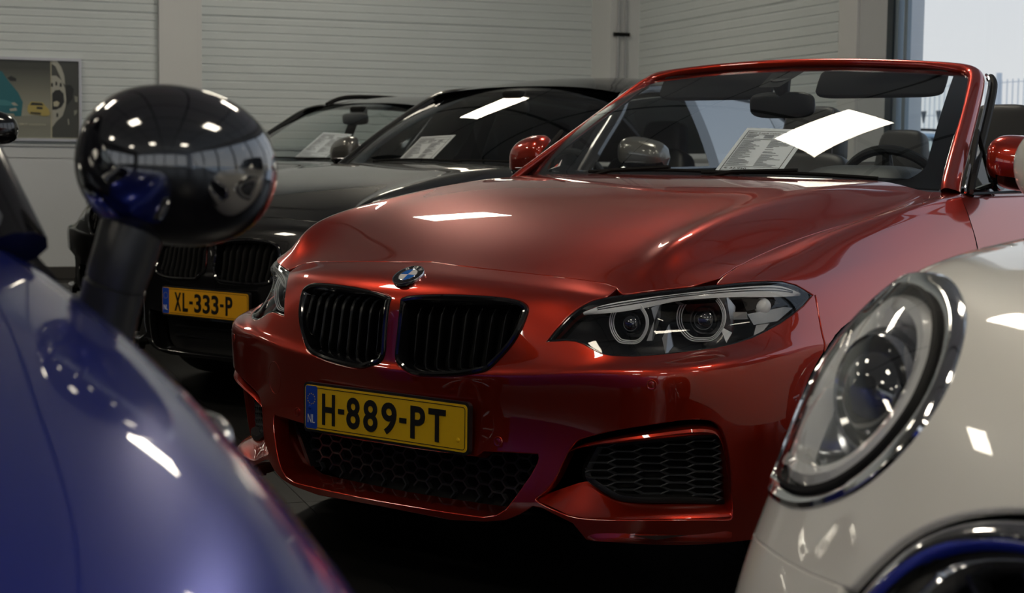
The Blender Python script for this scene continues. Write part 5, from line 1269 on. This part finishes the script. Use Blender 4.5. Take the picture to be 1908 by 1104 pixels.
seam_px = [(1379,951),(1388,973),(1400,993),(1425,1017),(1460,1042),(1510,1069),(1563,1090)]
def half_hex(px, zlow, xin):
    up = np.array([SKM.hit(wl_, ws_(*p), True) for p in px]); t = SKM.pt(up)
    lo = SKM.front([(xin, zlow+.10), (xin-.015, zlow+.04), (xin-.07, zlow), (.2, zlow-.012), (.01, zlow-.014)]); lo[-1, 0] = 0
    zt = up[0].copy(); zt[0] = 0; zt[1] = up[0][1]+.02
    mid = np.array([[u, up[0][1]+.02*(1-u/up[0][0])] for u in np.linspace(0, up[0][0], 5)[1:-1]])
    L = [zt]+list(mid)+list(up)+list(lo); return clean(L)
HG = half_hex(gap_px, .43, .47); HC_ = half_hex(chr_px, .445, .452); HI = half_hex(inn_px, .475, .42)
seam = np.array([SKM.hit(wl_, ws_(*p), True) for p in seam_px])
def _bl(p):
    f_ = 1-min(1, max(0, p[1]/1.43)); g_ = min(1, max(0, (p[2]-.25)/.45)); return (p[0]*(1.022+.05*f_), p[1]-.10*f_, p[2]-(.022+.088*f_)*g_)
SKB = Skin([[_bl(p) for p in r] for r in MINI])
def build_hatch(label, org, rz, paint, mirror_paint, trim_line='alu', sk=None, mirr=None):
    car = empty('small_hatchback', org, rz); tag(car, label, 'car'); sk = sk or SKM; V9m = sk.nr-1.0
    arch_c = (.78, .31, .335)
    arc_ = np.array([sk.hit((3, arch_c[0]-arch_c[2]*math.cos(t), max(.202, arch_c[1]+arch_c[2]*math.sin(t))), (-1, 0, 0)) for t in np.linspace(-.33, PI+.33, 40)])
    ka = int(np.argmin(np.abs(sk.pt(arc_)[:20, 2]-.60)))
    sl = [seam[-1]]+list(seam[::-1][1:])+[seam[0]*.5+arc_[ka]*.5, arc_[ka]]
    gi = int(np.argmin(np.hypot(*(HG-seam[-1]).T)))
    # hood (clamshell) with lamp opening
    up_part = [p for p in HG[:gi]]
    hood_ = clean([np.array([0, HG[0][1]])]+up_part[1:]+[p+np.array([0, .02]) for p in sl]+list(arc_[ka+1:])[:2]+[])
    bump_ = clean([np.array([0, 0.])]+[np.array([u, 0.]) for u in (2, 4, 6)]+list(arc_[:ka+1])+[p-np.array([0, .02]) for p in sl[::-1]]+list(HG[gi+1:]))
    sk.panel('front_bumper', bump_, (), paint, car, 'both', flange=.02, step=.2, r=.006)
    side_top = list(arc_[ka+1:])+[np.array([9.2, 0.]), np.array([10., 0.])]+[np.array([10., v]) for v in (2., 4., 5.6)]
    hb = clean([np.array([0, HG[0][1]])]+up_part[1:]+[p+np.array([0, .022]) for p in sl]+list(arc_[ka+1:22])+[arc_[22]*.4+np.array([10., 5.6])*.6, np.array([9.98, 5.62])]+[np.array([9.98, v]) for v in (7., 8.)]+[np.array([9.98, V9m])]+[np.array([u, V9m]) for u in (8, 6, 4, 2, 0)])
    sk.panel('hood', hb, [MR], paint, car, 'both', flange=.009, step=.15, r=.004)
    sidep = clean([arc_[22]*.4+np.array([10., 5.58])*.6-np.array([0, .03])]+[arc_[22]-np.array([-.02, .02])]+list(arc_[23:])+[np.array([9.2, 0.]), np.array([9.98, 0.])]+[np.array([9.98, v]) for v in (2., 4., 5.56)])
    sk.panel('side_panel', sidep, (), paint, car, 'pair', flange=.014, step=.25)
    RP, RN = sk.pt(MR), sk.N(MR[:, 0], MR[:, 1]); LPm, LNm = sk.pt(ML), sk.N(ML[:, 0], ML[:, 1])
    cN = LNm.mean(0); cN /= np.linalg.norm(cN); cL = LPm.mean(0)
    for sx_ in (1, -1):
        q = np.array([sx_, 1, 1])
        def mp(m):
            if sx_ < 0: m.v = [(-p[0], p[1], p[2]) for p in m.v]; m.f = [f[::-1] for f in m.f]
            return m
        def ringgrid(A): return np.array([np.concatenate([r, r[:1]]) for r in A])
        # match the two loops by angle
        hs = mp(MB().grid(ringgrid([RP-RN*.018, RP-RN*.001, RP+(LPm-RP)*.06+RN*.003, RP+(LPm-RP)*.30+RN*.0055, RP+(LPm-RP)*.65+RN*.002, RP+(LPm-RP)*.92-RN*.006, LPm-LNm*.016]), flip=False)).build('headlight', 'chrome', car)
        mp(loop_sweep(LPm, LNm, [(-.003, -.012), (-.001, .001), (.004, .002), (.006, -.012)])).build('lamp_gasket', 'rubber', hs)
        def dome(s_, dep): return np.array([cL+(p-cL)*s_+cN*dep for p in LPm])
        mp(MB().grid(ringgrid([dome(s_, .004+.022*(1-s_**2.2)) for s_ in (.985, .95, .9, .8, .65, .45, .25, .01)]))).build('lamp_lens', 'lens', hs)
        mp(MB().grid(ringgrid([dome(s_, d_) for s_, d_ in ((.99, -.004), (.965, -.022), (.93, -.022))]))).build('lamp_wall', 'darksilver', hs)
        mp(MB().grid(ringgrid([dome(s_, d_) for s_, d_ in ((.94, -.022), (.925, -.008), (.86, .001), (.77, -.001), (.71, -.012), (.69, -.03))]))).build('light_ring', 'drl', hs)
        mp(MB().grid(ringgrid([dome(s_, d_) for s_, d_ in ((.69, -.022), (.66, -.030), (.50, -.052), (.40, -.058), (.01, -.06))]))).build('reflector', 'darksilver', hs)
        pc = cL+cN*-.036+np.array([-.002, -.004, .016]); Rp = rot_to((.30, -.93, .12))
        mp(MB().lathe([(.086, -.02), (.084, .0), (.078, .004), (.070, -.004), (.064, -.012)], 40, pc+np.array([0, 0, -.012]), Rp, 1, 1.05)).build('reflector_cup', 'darksilver', hs)
        mp(MB().lathe([(.070, -.02), (.068, .012), (.066, .016), (.0635, .013)], 40, pc, Rp)).build('projector_rim', 'chrome', hs)
        mp(MB().lathe([(.064, .012), (.056, .004), (.051, .008)], 40, pc, Rp)).build('projector_bezel', 'gloss', hs)
        mp(MB().lathe([(.051*math.cos(t), .006+.028*math.sin(t)) for t in np.linspace(0, PI/2, 12)], 40, pc, Rp)).build('projector', 'projector', hs)
        P_ = [pc+np.array(Rp @ Vector(((.062+.012*k)*math.cos(a), (.062+.012*k)*math.sin(a), .006-.010*k))) for k in range(2) for a in np.linspace(.5, 2.6, 16)]
        mp(MB().grid(np.array(P_).reshape(2, 16, 3))).build('reflector_eyebrow', 'chrome', hs)
        # wheel arch trim
        A3 = sk.pt(arc_); An = sk.N(arc_[:, 0], arc_[:, 1]); G = [[p+n*.006+np.array([0, math.cos(t)*.0, 0]), p+n*.010+np.array([0, -math.cos(t)*.035, .035*math.sin(t)]), p+n*.0+np.array([0, -math.cos(t)*.05, .05*math.sin(t)])] for p, n, t in zip(A3, An, np.linspace(-.33, PI+.33, 40))]
        mp(MB().grid(np.array(G), flip=True)).build('wheel_arch_trim', 'satin', car)
        # side scuttle: chrome framed repeater behind the front wheel arch
        Sc = np.array([sk.pt([sk.hit((3, y, z), (-1, 0, 0))])[0] for y, z in ((1.15, .765), (1.21, .80), (1.35, .805), (1.385, .785), (1.34, .745), (1.20, .738))]); Sn = np.repeat(np.array([[.98, -.1, .15]]), 6, 0)
        lp_ = curve(list(Sc)+[Sc[0]], 30, 2)[:-1]; sc_ = mp(loop_sweep(lp_, np.repeat(Sn[:1], len(lp_), 0), [(-.002, -.01), (0, .012), (.008, .016), (.014, .008), (.016, -.004)])).build('side_scuttle', 'chrome', car)
        fill_loop([tuple(p*q) for p in lp_+Sn[0]*.004], 'gloss', 'scuttle_face', sc_); fill_loop([tuple((cc_+(p-cc_)*.5)*q) for cc_ in [lp_.mean(0)] for p in lp_+Sn[0]*.010], 'guide', 'repeater_lamp', sc_)
        if sk is SKB:
            cushion('side_repeater', (sx_*.836, .995, .806), (.024, .085, .05), car, 'silver', r=.7)
    # grille: dark gap, chrome frame, honeycomb and its upper chrome bar
    def full(L): 
        p = sk.pt(L); n = sk.N(L[:, 0], L[:, 1]); i = [k for k in range(len(p)) if L[k][0] > 1e-4]; j = [k for k in range(len(p)) if L[k][0] <= 1e-4]
        order = list(range(len(p))); P = [p[k] for k in order]; N_ = [n[k] for k in order]
        P += [p[k]*np.array([-1, 1, 1]) for k in order[::-1] if L[k][0] > 1e-4]; N_ += [n[k]*np.array([-1, 1, 1]) for k in order[::-1] if L[k][0] > 1e-4]
        return np.array(P), np.array(N_)
    PC, NC = full(HC_); PI_, NI = full(HI); k_ = np.linspace(0, len(PC)-1, 160)
    fr3 = resample(PC, .012); n3 = np.array([NC[int(np.argmin(np.linalg.norm(PC-p, axis=1)))] for p in fr3])
    gt = loop_sweep(fr3, n3, [(-.006, -.03), (-.003, -.008), (.002, -.002), (.014, .002), (.026, -.002), (.034, -.012), (.036, -.05)]).build('front_grille', 'chrome', car, sharp=80)
    PG, NG = full(HG); fill_loop(PG-NG*.06+np.array([0, .02, 0]), 'matte', 'grille_backing', gt)
    poly = [(p[0], p[2]) for p in PI_]; A = np.c_[np.abs(PI_[:, 0])**2, PI_[:, 2], np.ones(len(PI_))]; co, *_ = np.linalg.lstsq(A, PI_[:, 1], rcond=None)
    hexgrid('grille_mesh', lambda x, z: bool(inside(poly, np.array([x]), np.array([z]))[0]), -.44, .44, .44, .74, .075, .040, lambda x, z: co[0]*x*x+co[1]*z+co[2]+.030, 'satin', gt, .0028, .022)
    # lower intake, plate bar
    lwp = sk.front([(0.001, .36), (.30, .36), (.44, .345), (.47, .31), (.43, .26), (.30, .24), (.001, .24)]); lwp[0, 0] = lwp[-1, 0] = 0
    V, Fc, Nn = sk.panel_mesh(lwp, (), step=.25, flange=0, offset=.002); m = MB().add(V, Fc).mirror(); m.build('lower_intake', 'matte', car)
    MB().add([(-.70, .2, .21), (.70, .2, .21), (.79, .6, .2), (.79, 3.7, .2), (-.79, 3.7, .2), (-.79, .6, .2)], [(0, 1, 2, 3, 4, 5)]).build('underbody', 'matte', car, smooth=False)
    def sec(y):
        s = np.array([(.852, .20), (.860, .36), (.863, .52), (.861, .64), (.857, .72), (.848, .80), (.832, .862), (.815, .898), (.800, .918), (.785, .935), (.770, .944)]); k = 1.0
        if y > 2.9: k = 1-.07*((y-2.9)/.93)**2
        return s*np.array([k, 1.0])
    lower_body(car, 1.434, 0, 3.86, sec, paint, (2.52,), (.78, 3.28, .31, .735), .335, .80)
    for y in (.78,):
        for sx_ in (1, -1): pass
    scr = Screen((0, 1.145, .995), (.742, 1.415, .968), (0, 1.70, 1.372), (.575, 1.80, 1.335), .022)
    roof = [(1.70, .575, 1.375, .038), (2.0, .59, 1.41, .05), (2.6, .585, 1.405, .055), (3.2, .565, 1.375, .05), (3.50, .55, 1.345, .045)]
    rear = ((0, 3.70, .98), (.62, 3.62, .97)); belt = [(.775, 1.45, .948), (.790, 1.8, .955), (.790, 2.5, .965), (.765, 3.1, .975), (.70, 3.5, .98)]
    # belt order is (x, y, z)
    greenhouse(car, scr, roof, rear, belt, 'gloss', (2.52, 3.15), 'tint', 'darkglass', 'chrome', False)
    cabin(car, 1.38, .98, 2.40, .35, 3.3, .73, 1.12)
    MB().grid(np.array([[(x*.66, y, z) for x in np.linspace(-1, 1, 9)] for y, z in ((3.60, .985), (3.74, .95), (3.80, .85))])).build('tailgate', paint, car)
    MB().grid(np.array([[(x, 1.125+.235*abs(x/.735)**2.1+dy, .975-.014*abs(x/.735)**2+dz) for x in np.linspace(-.735, .735, 31)] for dy, dz in ((0, 0), (.05, .004))])).build('cowl_panel', 'matte', car)
    CH = [(x, 1.095+.30*abs(x/.745)**2.2, .994-.018*abs(x/.745)**2-(.014 if sk is SKB else 0)) for x in np.linspace(-.745, .745, 41)]
    MB().tube(CH, [.015]*41, 12).build('cowl_trim', trim_line, car)
    for sx_ in (1, -1):
        mirror_oval(car, sx_, mirror_paint, mirr or MIRR)
    return car
def mirror_oval(car, s, paint, mc):
    C_ = np.array([s*mc[0], mc[1], mc[2]]); a, b, d = .104, .081, .090; G = []; n = 18
    tilt = math.radians(-9)*s
    for i in range(n+1):
        ph = PI/2*i/n*1.0; row = []
        rr_ = math.cos(ph)**.92 if ph < PI/2-1e-6 else 0.0; dd = d*math.sin(ph)
        for j in range(49):
            t = 2*PI*j/48; x = a*rr_*math.copysign(abs(math.cos(t))**.93, math.cos(t)); z = b*rr_*math.copysign(abs(math.sin(t))**.93, math.sin(t))
            row.append(C_+np.array([x*math.cos(tilt)-z*math.sin(tilt), -dd+.10*s*x, x*math.sin(tilt)+z*math.cos(tilt)]))
        G.append(row)
    sh = MB().grid(np.array(G)).build('door_mirror', paint, car, sharp=80)
    back = []
    for k, (sc_, dy) in enumerate(((1.0, 0), (1.005, .012), (.97, .022), (.9, .024))): back.append([C_+(np.array(p)-C_)*np.array([sc_, 1, sc_])+np.array([0, dy, 0]) for p in G[0]])
    MB().grid(np.array(back), flip=True).build('mirror_rim', 'satin', sh); fill_loop([p-np.array([0, .002, 0]) for p in back[-1][:-1]], 'chrome', 'mirror_glass', sh)
    B0 = C_+np.array([-s*.046, .0, -.060]); B1 = C_+np.array([-s*.062, .012, -.118]); B2 = C_+np.array([-s*.072, .02, -.165])
    MB().tube([B0+np.array([s*.01, 0, .02]), B0, B1], [.036, .041, .038], 14, flat=(1, .8)).build('mirror_stalk', 'stalk', sh)
    MB().tube([B1+(B2-B1)*.06, B1+(B2-B1)*.5, B2, B2+np.array([-s*.01, .01, -.035])], [.037, .036, .037, .042], 14, flat=(1, .85)).build('mirror_foot', 'stalk', sh)
MIRR = (.930, 1.42, 1.018)
M['stalk'] = mat('satin_grey_black_plastic', (0.022, 0.023, 0.025), 0.33)
M['drl'] = mat('frosted_light_ring', (0.86, 0.86, 0.84), 0.25, 0, 0.6)
M['darksilver'] = mat('dark_silver_reflector', (0.20, 0.21, 0.23), 0.2, 1.0)
WHITE = build_hatch('cream white small hatchback at the right edge, seen by its round headlight', tuple(WORG), WRZ, 'cream', 'cream', mirr=(.948, 1.42, 1.034))
def _wp(l, org, rz): return (org[0]+l[0]*math.cos(rz)-l[1]*math.sin(rz), org[1]+l[0]*math.sin(rz)+l[1]*math.cos(rz), l[2])
def _px(p):
    v = np.array(p)-CAM; w = v@AF; return 954+FPX*(v@AR)/w, 552+FPX*(v@AD)/w, w
BORG = (2.23, -3.207, 0.0); BRZ = math.radians(65)
BLUE = build_hatch('dark blue small hatchback in the left foreground with a black oval mirror', BORG, BRZ, 'blue', 'gloss2', sk=SKB)

# ------------------------------------------------------------------ pictures on the walls
def framed(name, label, lo, hi, axis_back, dep=.035):
    """framed print on the back wall: lo/hi = (a, z)"""
    root = empty(name); root.matrix_world = ROOM; tag(root, label, 'picture')
    (a0, z0), (a1, z1) = lo, hi; w_ = .022
    if axis_back: bx = lambda m, u0, u1, v0, v1, d0, d1: m.box((u0, d0, v0), (u1, d1, v1))
    else: bx = lambda m, u0, u1, v0, v1, d0, d1: m.box((d0, u0, v0), (d1, u1, v1))
    m = MB(); bx(m, a0, a1, z0, z0+w_, .004, dep); bx(m, a0, a1, z1-w_, z1, .004, dep); bx(m, a0, a0+w_, z0+w_, z1-w_, .004, dep); bx(m, a1-w_, a1, z0+w_, z1-w_, .004, dep)
    m.build('picture_frame', 'picframe', root, smooth=False); m = MB(); bx(m, a0+w_, a1-w_, z0+w_, z1-w_, .004, .018); bd = m.build('print', 'posterbg', root, smooth=False)
    return root, bd
def ramp_mat(name, c0, c1, axis=2, lo=0.0, hi=1.0):
    m = bpy.data.materials.new(name); m.use_nodes = True; nt = m.node_tree; b = nt.nodes['Principled BSDF']; tc = nt.nodes.new('ShaderNodeTexCoord'); sx = nt.nodes.new('ShaderNodeSeparateXYZ'); mr = nt.nodes.new('ShaderNodeMapRange'); mx = nt.nodes.new('ShaderNodeMix'); mx.data_type = 'RGBA'
    nt.links.new(tc.outputs['Object'], sx.inputs[0]); nt.links.new(sx.outputs[axis], mr.inputs['Value']); mr.inputs['From Min'].default_value = lo; mr.inputs['From Max'].default_value = hi
    nt.links.new(mr.outputs[0], mx.inputs['Factor']); mx.inputs['A'].default_value = (*c0, 1); mx.inputs['B'].default_value = (*c1, 1); nt.links.new(mx.outputs['Result'], b.inputs['Base Color']); b.inputs['Roughness'].default_value = .3
    return m
M['posterbg'] = ramp_mat('printed_sky', (0.42, 0.42, 0.34), (0.06, 0.065, 0.055), 2, 1.32, 1.72)
for nm, c in (('pteal', (0.02, 0.16, 0.20)), ('pteal2', (0.06, 0.26, 0.30)), ('pyellow', (0.50, 0.40, 0.12)), ('pdark', (0.02, 0.022, 0.022)), ('pgrey', (0.07, 0.075, 0.07)), ('proad', (0.28, 0.285, 0.24)), ('psilver', (0.46, 0.46, 0.40)), ('pline', (0.55, 0.52, 0.38)), ('ptext', (0.62, 0.58, 0.46))): M[nm] = mat('print_'+nm, c, .35)
PT, PB = framed('framed_poster', 'silver framed poster of two cars and a brake disc on the back wall', (4.772, 1.130), (6.62, 1.806), True)
def pp(x, y):
    """pixel of the print -> room coordinates on the poster face"""
    r = sight(x, y); q0 = rm(0, .0185); t = ((q0-CAM)@NB)/(r@NB); v = CAM+r*t-C0; return (v@NA, .0185, v[2])
_lay = [0]
def pshape(name, pts, material, parent=PT, d=None):
    _lay[0] += 1; dd = .0006*_lay[0] if d is None else d
    V = [(p[0], p[1]+dd, p[2]) for p in (pp(*q) for q in pts)]; o = mk(name, V, [tuple(range(len(V)))], material, parent, False); return o
z_ = lambda x, y: (x*.1586, 95+y*.1586)
def Z(pts): return [z_(*p) for p in pts]
pshape('printed_road', Z([(-500,745),(602,765),(602,1015),(-500,1005)]), 'proad')
pshape('printed_panel', Z([(604,105),(918,112),(925,1020),(604,1015)]), 'pgrey')
pshape('printed_line', Z([(592,100),(603,100),(612,1018),(598,1018)]), 'pline')
pshape('printed_car', Z([(-300,240),(20,235),(95,345),(215,490),(268,600),(250,765),(175,765),(160,735),(60,730),(20,770),(-300,780)]), 'pteal')
pshape('printed_car_light', Z([(-200,560),(60,575),(180,610),(200,640),(60,640),(-200,620)]), 'pteal2')
pshape('printed_car_mirror', Z([(85,315),(130,292),(190,320),(190,355),(120,350)]), 'pdark')
pshape('printed_headlamp', Z([(130,610),(170,600),(215,640),(160,640)]), 'psilver'); pshape('printed_bumper', Z([(110,680),(190,665),(200,700),(120,705)]), 'psilver')
pshape('printed_far_car', Z([(330,640),(365,592),(500,605),(530,640),(575,690),(590,740),(560,762),(510,765),(460,750),(350,740),(320,700)]), 'pyellow')
pshape('printed_far_glass', Z([(352,635),(372,603),(490,612),(515,640)]), 'pdark'); pshape('printed_far_grille', Z([(430,655),(500,660),(500,685),(430,680)]), 'pdark'); pshape('printed_far_bumper', Z([(355,715),(480,725),(480,745),(360,735)]), 'pdark')
n_ = 20
pshape('printed_disc', Z([(606,290),(660,290),(720,340),(765,440),(778,560),(768,660),(735,760),(660,830),(610,900),(606,300)]), 'psilver')
pshape('printed_disc_rim', Z([(610,108),(665,110),(720,190),(755,290),(765,400),(735,370),(700,290),(650,180),(606,150)]), 'psilver')
pshape('printed_hub', Z([(612,500),(650,460),(700,455),(745,500),(755,600),(720,660),(660,690),(614,690)]), 'pdark'); pshape('printed_hub_core', Z([(625,600),(670,585),(700,610),(680,650),(630,650)]), 'pline')
for (x, y) in ((610, 400), (660, 385), (712, 400), (672, 755)): pshape('printed_hole', Z([(x-10, y-24), (x+10, y-24), (x+12, y+18), (x-10, y+20)]), 'pdark')
pshape('printed_caliper', Z([(775,400),(830,400),(865,450),(850,560),(790,640),(780,540)]), 'pdark'); pshape('printed_fin', Z([(870,525),(915,540),(910,600),(880,600)]), 'proad'); pshape('printed_fin', Z([(865,700),(905,690),(905,730),(870,760)]), 'proad'); pshape('printed_glint', Z([(795,795),(806,800),(812,865),(800,865)]), 'psilver')
V, Fc = text_fit('Original BMW accessoires', .42, .020, 0, .004)
ax0 = pp(*z_(70, 858)); ax1 = pp(*z_(535, 862)); ctr = [(p+q)/2 for p, q in zip(ax0, ax1)]; L_ = abs(ax1[0]-ax0[0])
mk('poster_lettering', place(V*np.array([L_/.42, 1.0, 1]), (ctr[0], ctr[1]+.025, ctr[2]), (-1, 0, 0), (0, 0, 1), (0, 1, 0)), Fc, 'ptext', PT, False)
P2_, B2_ = framed('framed_dark_poster', 'dark framed poster on the window wall, its top corner showing above the red windscreen', (2.28, 1.25), (2.93, 1.658), False); B2_.data.materials[0] = M['pdark']
# ------------------------------------------------------------------ a further dark car behind the blue hatchback: only its door mirror reaches into the frame
def copy_tree(o, parent=None, depth=0):
    c = o.copy(); COL.objects.link(c)
    if parent is not None: c.parent = parent
    for ch in list(o.children): copy_tree(ch, c, depth+1)
    return c
CAR5 = copy_tree(CAR3); K5 = 1.09; CAR5.scale = (K5, K5, K5); R5 = math.radians(55.3)
_m = np.array([.985*K5, 1.80*K5]); _w = at(8, 272, d=8.0)
CAR5.location = (_w[0]-(_m[0]*math.cos(R5)-_m[1]*math.sin(R5)), _w[1]-(_m[0]*math.sin(R5)+_m[1]*math.cos(R5)), 0); CAR5.rotation_euler = (0, 0, R5)
CAR5['label'] = 'black car at the left edge, only its door mirror showing beside the blue hatchback'

for ch in CAR5.children_recursive:
    if ch.name.startswith('mirror_cap'): ch.material_slots[0].link = 'OBJECT'; ch.material_slots[0].material = M['gloss']

# pale car parked outside beyond the window
M['paleblue'] = mat('pale_blue_paint', (0.40, 0.52, 0.62), 0.35, 0.3, 1.0, 1.5)
CAR6 = copy_tree(CAR3); _w = at(1722, 275, d=19.0); R6 = WA+PI/2
CAR6.location = (_w[0]-2.4*math.cos(R6+PI/2), _w[1]-2.4*math.sin(R6+PI/2), -.05); CAR6.rotation_euler = (0, 0, R6)
CAR6['label'] = 'pale blue car parked outside beyond the window, seen through the red windscreen'
for ch in CAR6.children_recursive:
    if ch.material_slots and ch.material_slots[0].material is M['black']: ch.material_slots[0].link = 'OBJECT'; ch.material_slots[0].material = M['paleblue']
bpy.context.view_layer.update()
